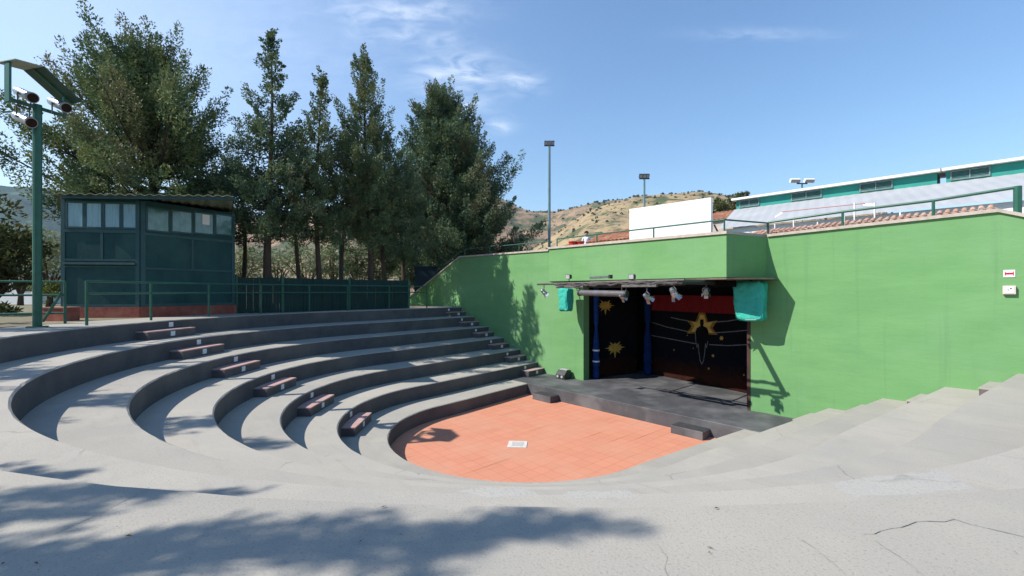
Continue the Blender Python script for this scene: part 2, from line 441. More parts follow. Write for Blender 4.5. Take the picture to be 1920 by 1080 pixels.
# paler patches where the top tier was mended
M_PATCH = concrete('patch_concrete', (.385, .36, .318), (.352, .332, .296), (.41, .38, .33), 90, .1)
rnd = random.Random(21)
for pix in ([(1556, 908), (1640, 893), (1772, 884), (1822, 916), (1700, 929), (1602, 933)], [(850, 923), (905, 914), (985, 916), (1010, 929), (930, 934)], [(1060, 922), (1180, 922), (1190, 934), (1060, 937)]):
    P = [onZ(x, y, 0) for x, y in pix]; Q = []
    for i in range(len(P)):
        for k in range(8):
            p = P[i].lerp(P[(i + 1) % len(P)], k / 8); Q.append((p.x + rnd.gauss(0, .006), p.y + rnd.gauss(0, .006), .0025))
    m = MB(); m.face(Q); m.build('repair_patch', M_PATCH, bowl)

# floor
def brick_floor():
    m, nt, b = nodes_of('orange_pavers'); N, L = nt.nodes, nt.links
    geo = N.new('ShaderNodeNewGeometry'); mp = N.new('ShaderNodeMapping'); mp.inputs['Rotation'].default_value = (0, 0, math.radians(91.5)); L.new(geo.outputs['Position'], mp.inputs['Vector'])
    bt = N.new('ShaderNodeTexBrick'); bt.inputs['Scale'].default_value = 1; bt.inputs['Brick Width'].default_value = .30; bt.inputs['Row Height'].default_value = .30; bt.offset = 0.0
    bt.inputs['Mortar Size'].default_value = .006; bt.inputs['Color1'].default_value = (.57, .24, .150, 1); bt.inputs['Color2'].default_value = (.535, .222, .137, 1); bt.inputs['Mortar'].default_value = (.42, .18, .11, 1)
    L.new(mp.outputs[0], bt.inputs['Vector'])
    n = N.new('ShaderNodeTexNoise'); n.inputs['Scale'].default_value = .8; n.inputs['Detail'].default_value = 8; L.new(geo.outputs['Position'], n.inputs['Vector'])
    r = N.new('ShaderNodeMapRange'); r.inputs['From Min'].default_value = .45; r.inputs['From Max'].default_value = .7; r.inputs['To Max'].default_value = .55; L.new(n.outputs['Fac'], r.inputs['Value'])
    x = N.new('ShaderNodeMix'); x.data_type = 'RGBA'; x.inputs['B'].default_value = (.53, .28, .19, 1); L.new(bt.outputs['Color'], x.inputs['A']); L.new(r.outputs[0], x.inputs['Factor'])
    n2 = N.new('ShaderNodeTexNoise'); n2.inputs['Scale'].default_value = 2.2; n2.inputs['Detail'].default_value = 5; mp2 = N.new('ShaderNodeMapping'); mp2.inputs['Rotation'].default_value = (0, 0, .03); mp2.inputs['Scale'].default_value = (5, .22, 1)
    L.new(geo.outputs['Position'], mp2.inputs['Vector']); L.new(mp2.outputs[0], n2.inputs['Vector'])
    r2 = N.new('ShaderNodeMapRange'); r2.inputs['From Min'].default_value = .62; r2.inputs['From Max'].default_value = .78; r2.inputs['To Max'].default_value = .7; L.new(n2.outputs['Fac'], r2.inputs['Value'])
    y = N.new('ShaderNodeMix'); y.data_type = 'RGBA'; y.inputs['B'].default_value = (.26, .10, .06, 1); L.new(x.outputs['Result'], y.inputs['A']); L.new(r2.outputs[0], y.inputs['Factor'])
    L.new(y.outputs['Result'], b.inputs['Base Color']); b.inputs['Roughness'].default_value = .85; b.inputs['Specular IOR Level'].default_value = .2
    return m

m = MB(); fl = ring(RADII[6] + .03, 11.4)
m.face([(*p, FLOOR_Z) for p in fl])
tag(m.build('orchestra_floor', brick_floor()), kind='structure')
m = MB(); q = Vector((-7.715, 7.31)); a = math.radians(42)
pl = thing('floor_plate', 'small white square inspection cover set in the orange paving', 'cover', (q.x, q.y, FLOOR_Z))
u, v = Vector((math.cos(a), math.sin(a), 0)), Vector((-math.sin(a), math.cos(a), 0))
m.obox((q.x, q.y, FLOOR_Z + .006), u, v, (0, 0, 1), .22, .22, .006); m.build('cover_frame', mat('cover_pale', (.62, .59, .54), (.5, .47, .43), 9), pl)
m = MB(); m.obox((q.x, q.y, FLOOR_Z + .013), u, v, (0, 0, 1), .13, .13, .004); m.build('cover_lid', mat('plate_grey', (.46, .44, .42), (.38, .37, .36), 12), pl)

# stage
STG_Z, STG_Y = -2.45, 11.17
m = MB()
ls = [(CX - (RADII[5] + ARM * (y - CY)) + .0, y) for y in (STG_Y, WALL_Y)]
rs = [(CX + (RADII[5] + ARM * (y - CY)) - .0, y) for y in (STG_Y, WALL_Y)]
lo = [(CX - (RADII[6] + ARM * (STG_Y - CY)) - .0, STG_Y), (CX + (RADII[6] + ARM * (STG_Y - CY)), STG_Y)]
top = [ls[0], rs[0], rs[1], (-4.62, WALL_Y), (-4.62, 16.25), (-10.27, 16.25), (-10.27, WALL_Y), ls[1]]
m.prism([(x, y, FLOOR_Z - .06) for x, y in top], (0, 0, STG_Z - FLOOR_Z + .06))
stage = m.build('stage_platform', M_STAGE, bevel=.012)
tag(stage, 'low black painted stage floor in front of the green wall', 'stage')

def stage_step(x0, x1, label):
    t = thing('stage_step', label, 'step', ((x0 + x1) / 2, STG_Y - .2, FLOOR_Z), 'black steps at the stage front')
    m = MB(); m.hexa([(x0, STG_Y - .42, FLOOR_Z), (x1, STG_Y - .42, FLOOR_Z), (x1, STG_Y - .003, FLOOR_Z), (x0, STG_Y - .003, FLOOR_Z),
                      (x0, STG_Y - .42, FLOOR_Z + .2), (x1, STG_Y - .42, FLOOR_Z + .2), (x1, STG_Y - .003, FLOOR_Z + .2), (x0, STG_Y - .003, FLOOR_Z + .2)])
    m.build('step_body', M_STAGE, t, bevel=.008)
    m = MB(); m.box(x0 + .02, x1 - .02, STG_Y - .40, STG_Y - .02, FLOOR_Z + .202, FLOOR_Z + .21); m.build('step_top', mat('step_top_black', (.035, .035, .036), (.05, .05, .05), 6, .7), t)
stage_step(-10.62, -9.82, 'dark concrete step at the left end of the stage, beside the seating')
stage_step(-5.72, -4.9, 'purplish grey step at the right end of the stage')

# step blocks in the aisle on the left, two stairs of half steps along the wall
def step_block(c, ang, length, depth, zb, h, label, group, top=None):
    """c: middle of the front edge; ang: direction from the bowl's centre"""
    n = Vector((math.cos(ang), math.sin(ang), 0)); t = Vector((-n.y, n.x, 0)); c = Vector((c[0], c[1], 0))
    e = thing('step_block', label, 'step', (c.x, c.y, zb), group)
    A, B = c - t * length / 2, c + t * length / 2
    A2, B2 = A + n * depth, B + n * depth
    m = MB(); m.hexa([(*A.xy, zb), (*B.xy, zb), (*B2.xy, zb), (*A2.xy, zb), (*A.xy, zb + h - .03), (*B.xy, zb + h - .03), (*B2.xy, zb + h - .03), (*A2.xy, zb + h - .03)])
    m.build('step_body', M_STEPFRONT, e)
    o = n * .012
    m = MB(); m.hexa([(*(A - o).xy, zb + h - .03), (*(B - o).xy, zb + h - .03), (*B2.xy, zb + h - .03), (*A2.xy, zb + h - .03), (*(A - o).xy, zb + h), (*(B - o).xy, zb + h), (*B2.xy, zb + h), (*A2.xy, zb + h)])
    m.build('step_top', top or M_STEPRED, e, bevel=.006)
    m = MB(); f = c - n * .004 + t * length * .0; m.obox((f.x, f.y, zb + h * .5), t, n, (0, 0, 1), .065, .004, .058); m.build('number_plaque', M_PLAQUE, e)
    return e

ORD = ['topmost', 'second', 'third', 'fourth', 'fifth', 'lowest']
AISLE = [(-137.2, 1.45), (-135.6, 1.4), (-135.2, 1.35), (-134.4, 1.3), (-133.6, 1.3), (-131.7, 1.25)]
for k in range(6):
    a = math.radians(AISLE[k][0]); R = RADII[k]
    fr = R - .34
    step_block((CX + fr * math.cos(a), CY + fr * math.sin(a)), a, AISLE[k][1], .36, LV[k + 1], .205,
               f'{ORD[k]} red topped step block with a white plaque in the curved aisle on the left', 'aisle step blocks')
    # plaque on the riser behind it
    ap = a + (-.03 if k else -.035); m = MB(); n = Vector((math.cos(ap), math.sin(ap), 0)); t = Vector((-n.y, n.x, 0)); p = Vector((CX, CY, 0)) + n * (R - .004)
    m.obox((p.x, p.y, LV[k] - .11), t, n, (0, 0, 1), .065, .006, .058); m.build('number_plaque', M_PLAQUE, bowl)
for side in (-1, 1):
    for k in range(6):
        y1 = WALL_Y - .01; L_ = 1.0
        yc = y1 - L_ / 2
        x = CX + side * (RADII[k] + ARM * (yc - CY))
        ang = math.atan2(-ARM, 1) if side > 0 else math.pi + math.atan(ARM)
        n = Vector((math.cos(ang), math.sin(ang), 0))
        step_block((x - n.x * .34, yc - n.y * .34), ang, L_, .36, LV[k + 1] + (.016 if k == 5 else 0), .205,
                   f'{ORD[k]} red topped half step against the green wall on the left of the stage' if side < 0 else f'{ORD[k]} bare concrete half step against the green wall on the right of the stage', 'half steps along the wall', None if side < 0 else M_TREAD)
        t = Vector((-n.y, n.x, 0)); p = Vector((x, yc - .3, 0)) - n * .002 + n * (ARM * 0)
        if side < 0:
            m = MB(); m.obox((p.x + ARM * .3, p.y, LV[k] - .11), t, n, (0, 0, 1), .05, .008, .05); m.build('number_plaque', M_PLAQUE, bowl)

# ------------------------------------------------------------------ ground beyond the bowl
def ground_mat():
    m = mat('dry_ground', (.23, .19, .13), (.15, .14, .085), .5, .95, .3, 6, c3=(.12, .13, .06), s3=.12, f3=.8); return m

m = MB(); inn = ring(OUT_R - .03)
FAR = 6000
far = []
for i, (x, y) in enumerate(inn):
    t = i / (len(inn) - 1); a = math.pi + math.pi * t; far.append((CX + FAR * math.cos(a), min(WALL_Y, CY + FAR * math.sin(a)) if 0 < i < len(inn) - 1 else WALL_Y))
mid = [(CX + (p[0] - CX) * 5, CY + (p[1] - CY) * 5 if 0 < i < len(inn) - 1 else WALL_Y) for i, p in enumerate(inn)]
mid = [(p[0], min(p[1], WALL_Y)) for p in mid]
for i in range(len(inn) - 1):
    m.face([(*inn[i], -.004), (*inn[i + 1], -.004), (*mid[i + 1], -.004), (*mid[i], -.004)])
    m.face([(*mid[i], -.004), (*mid[i + 1], -.004), (*far[i + 1], -.004), (*far[i], -.004)])
m.face([(-FAR, WALL_Y, -.004), (-21.5, WALL_Y, -.004), (-21.5, FAR, -.004), (-FAR, FAR, -.004)])
m.face([(-21.5, 40, -.004), (FAR, 40, -.004), (FAR, FAR, -.004), (-21.5, FAR, -.004)])
m.face([(6, WALL_Y, -.004), (FAR, WALL_Y, -.004), (FAR, 40, -.004), (6, 40, -.004)])
tag(m.build('ground', ground_mat()), kind='structure')

# raised terrace behind the stage wall
m = MB()
m.prism([(-17.2, 13.35, -.1), (-10.4, 13.35, -.1), (-10.4, 16.4, -.1), (-4.5, 16.4, -.1), (-4.5, 13.35, -.1), (9, 13.35, -.1), (30, 46, -.1), (-17.2, 46, -.1)], (0, 0, 2.0 + .1))
tag(m.build('terrace', mat('terrace_paving', (.34, .30, .26), (.26, .23, .2), 2)), kind='structure')

# ------------------------------------------------------------------ green stage wall
WT = lambda x: (-.16 if x < -22.9 else 0)
house = thing('stage_house', 'bright green plastered wall with an open black stage niche', 'stage building', (CX, WALL_Y, STG_Z))
TOPS = [(-22.9, .17), (-17.75, 2.36), (-11.95, 2.30), (-4.2, 2.17), (-.08, 2.29), (7, -.6)]
NX0, NX1, NZ = -10.27, -4.62, 1.0
def wall_mesh():
    m = MB(); T = .32
    def col_(xa, za0, za1, xb, zb0, zb1):
        m.hexa([(xa, WALL_Y, za0), (xb, WALL_Y, zb0), (xb, WALL_Y + T, zb0), (xa, WALL_Y + T, za0), (xa, WALL_Y, za1), (xb, WALL_Y, zb1), (xb, WALL_Y + T, zb1), (xa, WALL_Y + T, za1)])
    def topz(x):
        for (a, za), (b, zb) in zip(TOPS[:-1], TOPS[1:]):
            if a <= x <= b: return za + (zb - za) * (x - a) / (b - a)
    B = -3.0
    xs = [-22.9, -17.75, -11.95, NX0, NX1, -4.2, -.08, 7]
    for a, b in zip(xs[:-1], xs[1:]):
        lo = NZ if (a, b) == (NX0, NX1) else B
        col_(a, lo, topz(a), b, lo, topz(b))
    # merge the seams: one skin
    ob = m.build('wall', M_GREEN, house)
    return ob
def wall_poly():
    m = MB()
    out = [(-22.9, -3.0), (NX0, -3.0), (NX0, NZ), (NX1, NZ), (NX1, -3.0), (7, -3.0), (7, TOPS[5][1])] + [t for t in reversed(TOPS[:-1])]
    m.prism([(x, WALL_Y, z) for x, z in out], (0, .32, 0))
    return m.build('wall', M_GREEN, house)
wall_poly()

# flat coping stones on the wall, with a shadow gap lip
for (a, za), (b, zb) in zip(TOPS[:-1], TOPS[1:]):
    if a == -11.95: continue
    m = MB()
    m.hexa([(a, WALL_Y - .05, za + .002), (b, WALL_Y - .05, zb + .002), (b, WALL_Y + .37, zb + .002), (a, WALL_Y + .37, za + .002), (a, WALL_Y - .05, za + .07), (b, WALL_Y - .05, zb + .07), (b, WALL_Y + .37, zb + .07), (a, WALL_Y + .37, za + .07)])
    m.build('coping', M_COPING, house)

# the balcony box that widens to the right
BX0, BX1, BP = -11.92, -4.68, 1.42
BT0, BT1, BB0, BB1 = 2.37, 2.17, 1.13, 1.10
F0, F1 = (BX0, WALL_Y - .02), (BX1, WALL_Y - BP)
sideX = -4.22
m = MB()
m.hexa([(*F0, BB0), (*F1, BB1), (sideX, WALL_Y - .002, BB1), (BX0, WALL_Y - .002, BB0), (*F0, BT0), (*F1, BT1), (sideX, WALL_Y - .002, BT1), (BX0, WALL_Y - .002, BT0)])
m.build('balcony', M_GREEN, house)
m = MB()
d = Vector((F1[0] - F0[0], F1[1] - F0[1])).normalized(); nn = Vector((d.y, -d.x)) * .05
m.hexa([(F0[0] - .02, F0[1] + nn.y, BT0 + .002), (F1[0] + nn.x + .03, F1[1] + nn.y, BT1 + .002), (sideX + .04, WALL_Y + .37, BT1 + .002), (BX0 - .02, WALL_Y + .37, BT0 + .002),
        (F0[0] - .02, F0[1] + nn.y, BT0 + .075), (F1[0] + nn.x + .03, F1[1] + nn.y, BT1 + .075), (sideX + .04, WALL_Y + .37, BT1 + .075), (BX0 - .02, WALL_Y + .37, BT0 + .075)])
m.build('balcony_coping', M_COPING, house)
m = MB()   # thin boarded soffit that sticks out below the box
m.hexa([(-9.5, WALL_Y - .6, 1.055), (-4.66, WALL_Y - BP - .05, 1.045), (-3.88, WALL_Y - .55, 1.045), (-3.95, WALL_Y - .003, 1.05), (-9.5, WALL_Y - .6, 1.09), (-4.66, WALL_Y - BP - .05, 1.085), (-3.88, WALL_Y - .55, 1.085), (-3.95, WALL_Y - .003, 1.09)])
m.build('soffit_board', mat('weathered_board', (.19, .15, .11), (.12, .095, .07), 6, .9), house)
# niche
m = MB()
m.box(NX0 - .12, NX0 - .003, WALL_Y + .325, 16.3, -2.5, 1.02); m.box(NX1 + .003, NX1 + .12, WALL_Y + .325, 16.3, -2.5, 1.02)
m.box(NX0 - .12, NX1 + .12, 16.303, 16.4, -2.5, 1.02); m.box(NX0 - .12, NX1 + .12, WALL_Y + .325, 16.4, 1.024, 1.1)
m.build('niche_lining', M_BLACKPAINT, house)
m = MB(); m.box(NX1 - .09, NX1 - .003, WALL_Y - .01, WALL_Y + .1, STG_Z, NZ - .003)
m.build('niche_post', mat('worn_post', (.03, .022, .02), (.10, .04, .03), 3, .8, stretch=(1, 1, .4)), house)

M_OLDTILE = mat('faded_terracotta', (.50, .30, .21), (.40, .20, .13), 6, .9, .3, 30, c3=(.56, .42, .32), s3=3, f3=.7)
# terracotta barrel tiles along the terrace edge
def barrel_tiles(m, O, U, D, nu, pitch, length, rows=1, r=.075, rnd=None):
    """O: lower corner, U along the eave (unit), D up the slope (unit)"""
    O, U, D = Vector(O), Vector(U).normalized(), Vector(D).normalized(); Nn = U.cross(D)
    for j in range(rows):
        for i in range(nu):
            base = O + U * (pitch * (i + .5)) + D * (length * j * .92) + Nn * (.01 + (rnd.uniform(-.012, .012) if rnd else 0))
            tw = rnd.uniform(-.03, .03) if rnd else 0
            DD = (D + U * tw).normalized()
            i0 = len(m.v); seg = 6
            for e, rr in ((0, r), (length, r * .86)):
                for th in (1.0, .8):
                    for k in range(seg + 1):
                        a = math.pi * k / seg
                        m.v.append(tuple(base + DD * e + U * (math.cos(a) * rr * th) + Nn * (math.sin(a) * rr * th * .9)))
            g = seg + 1
            for k in range(seg):
                m.f.append((i0 + k, i0 + k + 1, i0 + 2 * g + k + 1, i0 + 2 * g + k)); m.mi.append(0)
                m.f.append((i0 + k, i0 + g + k, i0 + g + k + 1, i0 + k + 1)); m.mi.append(0)
rnd = random.Random(3)
tl = thing('tile_border', 'terracotta barrel tiles laid along the top of the green wall on the right', 'roof tiles', (-2, WALL_Y + .4, 2.2))
m = MB()
n_t = 46
for k in range(2):
    barrel_tiles(m, (-4.75, WALL_Y + .20 + k * .28, 2.235 + k * .085), (4.62, 0, .10), (0, 1, .30), 36, .1285, .32, 1, .052, rnd)
barrel_tiles(m, (-6.7, WALL_Y + .42, 2.24), (1, 0, 0), (0, 1, .30), 15, .1285, .32, 2, .052, rnd)
m.face([(-6.7, WALL_Y + .3, 2.22), (-.1, WALL_Y + .3, 2.32), (-.1, WALL_Y + .9, 2.50), (-6.7, WALL_Y + .9, 2.41)])
m.build('tile_course', M_OLDTILE, tl)
m = MB(); barrel_tiles(m, (-.1, WALL_Y + .34, 2.30), (1, 0, -.41), (0, 1, .22), 9, .1285, .32, 2, .052, rnd)
m.build('tile_course', M_OLDTILE, tl)

# ------------------------------------------------------------------ railings
def railing(name, label, posts, rails, post_r=.028, rail_r=.024, group=None, cat='railing', zb=None, mat_=None):
    """posts: (x, y, z0, z1); rails: list of polylines"""
    mat_ = mat_ or M_RAIL
    t = thing(name, label, cat, (posts[0][0], posts[0][1], posts[0][2]), group)
    for p in posts:
        m = MB(); m.tube([(p[0], p[1], p[2]), (p[0], p[1], p[3])], p[4] if len(p) > 4 else post_r, 8); m.build('post', mat_, t, smooth=False)
    for r in rails:
        m = MB(); m.tube(r, rail_r, 8); m.build('rail', mat_, t)
    return t

RAILR = R1 + .45
def arc_pt(y=None, ang=None, R=RAILR):
    if ang is not None: return (CX + R * math.cos(ang), CY + R * math.sin(ang))
    return (CX - (R + ARM * (y - CY)), y)
angs = [math.radians(a) for a in (-128, -138.5, -149, -159.5, -170)]
pp = [arc_pt(ang=a) for a in angs] + [arc_pt(y=y) for y in (7.3, 9.2, 11.2)]
posts = [(x, y, 0, .98) for x, y in pp]
fine = [arc_pt(ang=math.radians(a)) for a in range(-128, -180, -3)] + [arc_pt(y=y) for y in (7.498, 9, 11.2)]
railing('tube_railing', 'dark green tubular railing round the top tier in front of the hut', posts, [[(x, y, .97) for x, y in fine], [(x, y, .70) for x, y in fine]], group='green railings')
# three rail piece left of the lamp pole, with a slanted brace
A, B = at(-60, 600, 9.9), at(122, 603, 10.6)
t = railing('tube_railing', 'three bar green railing with a slanted brace by the lamp pole', [(A.x, A.y, 0, .99), (B.x, B.y, 0, .99)],
        [[(A.x, A.y, z), (B.x, B.y, z)] for z in (.97, .66, .24)], group='green railings')
p0, p1 = at(80, 603, 10.4), at(116, 548, 10.55)
m = MB(); m.tube([p0, p1], .03, 8); m.build('brace', M_RAIL, t)
# on the right wall
rp = [onY(1440, 417, 13.12), onY(1580, 397, 13.12), onY(1750, 376, 13.12), onY(1908, 351, 13.12)]
wz = lambda x: 2.17 + (2.29 - 2.17) * (x + 4.2) / 4.12 + .07
posts = [(p.x, 13.12, wz(p.x), p.z) for p in rp[:3]] + [(rp[3].x, 13.12, 2.1, rp[3].z + .02, .06)]
railing('tube_railing', 'low green tube railing on top of the right green wall', posts, [[(p.x, 13.12, p.z) for p in rp]], rail_r=.03, group='green railings')
# on the balcony
fp = lambda t_: (F0[0] + (F1[0] - F0[0]) * t_, F0[1] + (F1[1] - F0[1]) * t_ + .12)
posts = []
for t_ in (.05, .35, .68, .985):
    x, y = fp(t_); zc = BT0 + (BT1 - BT0) * t_ + .07; posts.append((x, y, zc, zc + .31, .022))
posts.append((sideX - .02, WALL_Y + .12, BT1 + .07, BT1 + .38, .022))
railing('tube_railing', 'low green tube railing round the edge of the green balcony', posts, [[(p[0], p[1], p[3]) for p in posts]], rail_r=.022, group='green railings')
# on the left wall, two stretches and the slope
posts = [(x, 13.16, 2.36 + (2.30 - 2.36) * (x + 17.75) / 5.8 + .07, 2.36 + (2.30 - 2.36) * (x + 17.75) / 5.8 + .40, .016) for x in (-17.6, -15.7, -13.8, -12.1)]
railing('tube_railing', 'thin green railing on the left green wall, bending down its slope', posts, [[(-20.4, 13.16, 1.62)] + [(p[0], p[1], p[3]) for p in posts]], rail_r=.018, group='green railings')

# ------------------------------------------------------------------ stage dressing
BP0, BD = (-8.84, 15.83), Vector((3.33, -.754)).normalized()
def bd(px, py, off=.0):
    p = on_plane(px, py, BP0, (BD.x, BD.y)); nn = Vector((BD.y, -BD.x, 0)); return p + nn * off
drop = thing('stage_backdrop', 'black painted back panel with a haloed dark figure and white ropes', 'backdrop', (-7.2, 15.46, STG_Z))
a, b = Vector((*BP0, 0)) - Vector((BD.x, BD.y, 0)) * .55, Vector((*BP0, 0)) + Vector((BD.x, BD.y, 0)) * 4.16
def board(m, a, b, z0, z1, th, nrm):
    m.hexa([(a.x, a.y, z0), (b.x, b.y, z0), (b.x + nrm.x * th, b.y + nrm.y * th, z0), (a.x + nrm.x * th, a.y + nrm.y * th, z0), (a.x, a.y, z1), (b.x, b.y, z1), (b.x + nrm.x * th, b.y + nrm.y * th, z1), (a.x + nrm.x * th, a.y + nrm.y * th, z1)])
def scenic_mat():
    """matt black with a rusty brown band towards its foot"""
    m, nt, bs = nodes_of('scenic_paint'); N, L = nt.nodes, nt.links
    geo = N.new('ShaderNodeNewGeometry'); sp = N.new('ShaderNodeSeparateXYZ'); L.new(geo.outputs['Position'], sp.inputs[0])
    n = N.new('ShaderNodeTexNoise'); n.inputs['Scale'].default_value = 6; n.inputs['Detail'].default_value = 8; L.new(geo.outputs['Position'], n.inputs['Vector'])
    ad = N.new('ShaderNodeMath'); ad.operation = 'MULTIPLY_ADD'; ad.inputs[1].default_value = .9; L.new(n.outputs['Fac'], ad.inputs[0]); L.new(sp.outputs[2], ad.inputs[2])
    cr = N.new('ShaderNodeValToRGB'); cr.color_ramp.elements[0].position = .0; cr.color_ramp.elements[0].color = (.015, .008, .006, 1)
    mr = N.new('ShaderNodeMapRange'); mr.inputs['From Min'].default_value = -2.1; mr.inputs['From Max'].default_value = .2; L.new(ad.outputs[0], mr.inputs['Value']); L.new(mr.outputs[0], cr.inputs['Fac'])
    e = cr.color_ramp.elements; e[1].position = 1; e[1].color = (.008, .008, .010, 1)
    for p, c in ((.14, (.04, .012, .007, 1)), (.26, (.026, .009, .006, 1)), (.40, (.006, .006, .009, 1))):
        q = e.new(p); q.color = c
    L.new(cr.outputs[0], bs.inputs['Base Color']); bs.inputs['Roughness'].default_value = .95; bs.inputs['Specular IOR Level'].default_value = .06
    return m
M_SCENIC = scenic_mat()
bn = Vector((-BD.y, BD.x, 0))
m = MB(); board(m, a, b, STG_Z + .003, .98, .05, bn); m.build('panel', M_SCENIC, drop)
M_GOLD = mat('gold_paint', (.66, .45, .09), (.42, .25, .05), 7, .9, spec=.1)
M_ROPE = mat('rope_white', (.24, .24, .24), (.10, .10, .10), 30, .9, spec=.05)
def star_poly(c, R, r, n, ux, uz, rot=0):
    return [c + ux * (math.cos(rot + math.pi * k / n) * (R if k % 2 == 0 else r)) + uz * (math.sin(rot + math.pi * k / n) * (R if k % 2 == 0 else r)) for k in range(2 * n)]
BD3 = Vector((BD.x, BD.y, 0)); UZ = Vector((0, 0, 1)); fo = Vector((BD.y, -BD.x, 0))
c = bd(1316, 606)
m = MB()
halo = [(1311, 586), (1322, 586), (1328, 604), (1345, 601), (1336, 615), (1346, 628), (1330, 627), (1316, 634), (1302, 625), (1288, 625), (1297, 612), (1287, 600), (1304, 604)]
m.prism([bd(x, y, .004) for x, y in halo], fo * .005); m.build('gold_halo', mat('dull_gold', (.40, .23, .045), (.12, .05, .015), 6, .9, spec=.1), drop)
m = MB(); ctr = bd(1317, 609); m.prism([bd(1317 + (x - 1317) * .72, 609 + (y - 609) * .80, .0095) for x, y in halo], fo * .002); m.build('gold_glow', mat('light_gold', (.66, .47, .12), (.45, .27, .06), 7, .9, spec=.1), drop)
m = MB()
fig = [(1313.5, 599), (1319.5, 599), (1320, 606), (1319, 611), (1326, 615), (1329, 622), (1328, 640), (1325.5, 652), (1323.5, 644), (1322.5, 658), (1320, 676), (1316.5, 683), (1313.5, 676), (1311, 658), (1310, 644), (1308, 652), (1305.5, 640), (1304.5, 622), (1307, 615), (1314, 611), (1313, 606)]
m.prism([bd(x, y, .012) for x, y in fig], fo * .006); m.build('dark_figure', M_BLACKPAINT, drop)
def flat_line(m, pts, w, off):
    for p, q in zip(pts[:-1], pts[1:]):
        P, Q = bd(*p, off), bd(*q, off); t = (Q - P).normalized(); s = fo.cross(t).normalized() * w
        m.prism([P - s, P + s, Q + s, Q - s], fo * .004)
m = MB(); flat_line(m, fig[6:13] + fig[12:19], .011, .02); m.build('figure_outline', M_ROPE, drop)
for pts in ([(1258, 595), (1275, 599), (1292, 602)], [(1340, 604), (1365, 602), (1395, 597)], [(1222, 604), (1250, 613), (1292, 622)], [(1340, 624), (1370, 622), (1404, 619)], [(1222, 629), (1260, 636), (1308, 645)], [(1330, 646), (1365, 648), (1404, 646)]):
    m = MB(); flat_line(m, pts, .014, .008); m.build('painted_rope', M_ROPE, drop)
for x, y, r in ((1353, 634, .085), (1337, 667, .06), (1329, 691, .045), (1264, 656, .035), (1300, 653, .025), (1289, 629, .025), (1395, 703, .035)):
    m = MB(); m.prism(star_poly(bd(x, y, .004), r, r * .5, 6, BD3, UZ), fo * .005); m.build('painted_star', M_GOLD, drop)
m = MB(); zt, zb_ = bd(1300, 554).z, bd(1300, 585).z
A2, B2 = a + bn * -.14, b + bn * -.14
N_ = 60
for k in range(N_):
    def P(k_, z): 
        q = A2.lerp(B2, k_ / N_); s = math.sin(k_ * 1.3) * .018; return (q.x + bn.x * s, q.y + bn.y * s, z)
    m.face([P(k, zb_), P(k + 1, zb_), P(k + 1, zt), P(k, zt)])
tag(m.build('red_valance', mat('red_cloth', (.20, .007, .010), (.15, .006, .008), 5, .9), smooth=True), 'dark red cloth valance hung above the black back panel', 'valance')
# side panel with two suns
SP0, SD = (-10.17, 13.95), Vector((.42, 1.7)).normalized()
def sp(px, py, off=0.0):
    p = on_plane(px, py, SP0, (SD.x, SD.y)); return p + Vector((SD.y, -SD.x, 0)) * off
side = thing('side_panel', 'black side panel painted with two golden suns', 'scenery panel', (-9.9, 14.9, STG_Z))
a = Vector((*SP0, 0)) - Vector((SD.x, SD.y, 0)) * .15; b = Vector((*SP0, 0)) + Vector((SD.x, SD.y, 0)) * 1.75
m = MB(); board(m, a, b, STG_Z + .003, .97, .04, Vector((-SD.y, SD.x, 0))); m.build('panel', M_SCENIC, side)
sn = Vector((SD.y, -SD.x, 0)); S3 = Vector((SD.x, SD.y, 0))
for x, y, r in ((1135, 573, .24), (1153, 652, .27)):
    m = MB(); c = sp(x, y, .004); P = []
    for k in range(24):
        rr = r * .52 if k % 2 else r * (1.0 if k % 4 == 0 else .74)
        if k == 18: rr = r * 1.5
        t = 2 * math.pi * k / 24; P.append(c + S3 * (math.cos(t) * rr * 1.9) + UZ * (math.sin(t) * rr))
    m.prism(P, sn * .005); m.build('painted_sun', M_GOLD, side)
# blue turned columns (flat cut-outs with a turned outline)
M_BLUE = mat('blue_paint', (.010, .045, .18), (.006, .024, .10), 4, .85, spec=.12)
def blue_column(x, y, label, r0, M_BLUE=M_BLUE, bands=True):
    t = thing('blue_column', label, 'column', (x, y, STG_Z), 'blue scenery columns')
    prof = [(0, 1.0), (.12, 1.05), (.3, .95), (.42, .8), (.45, 1.05), (.78, 1.05), (.82, .85), (1.0, .95), (1.4, .85), (1.75, .55), (1.9, .42), (2.05, .75), (2.7, .85), (3.2, .95), (3.42, 1.0)]
    m = MB(); m.tube([(x, y, STG_Z + .004 + z) for z, _ in prof], [r0 * r for _, r in prof], 20); m.build('shaft', M_BLUE, t, smooth=True)
    for z in ((.62, 1.02) if bands else ()):
        m = MB(); m.tube([(x, y, STG_Z + z), (x, y, STG_Z + z + .05)], r0 * 1.1, 20); m.build('white_band', M_WHITE, t)
    return t
blue_column(-10.12, 13.55, 'bright blue turned column with white rings at the left of the niche', .115)
blue_column(-9.28, 15.68, 'dark shaded blue column deep in the niche between the two panels', .15, mat('shaded_blue_paint', (.006, .03, .13), (.004, .02, .09), 2.5, .9, spec=.1), False)  # column blue again, with the niche's shade darkened into the colour

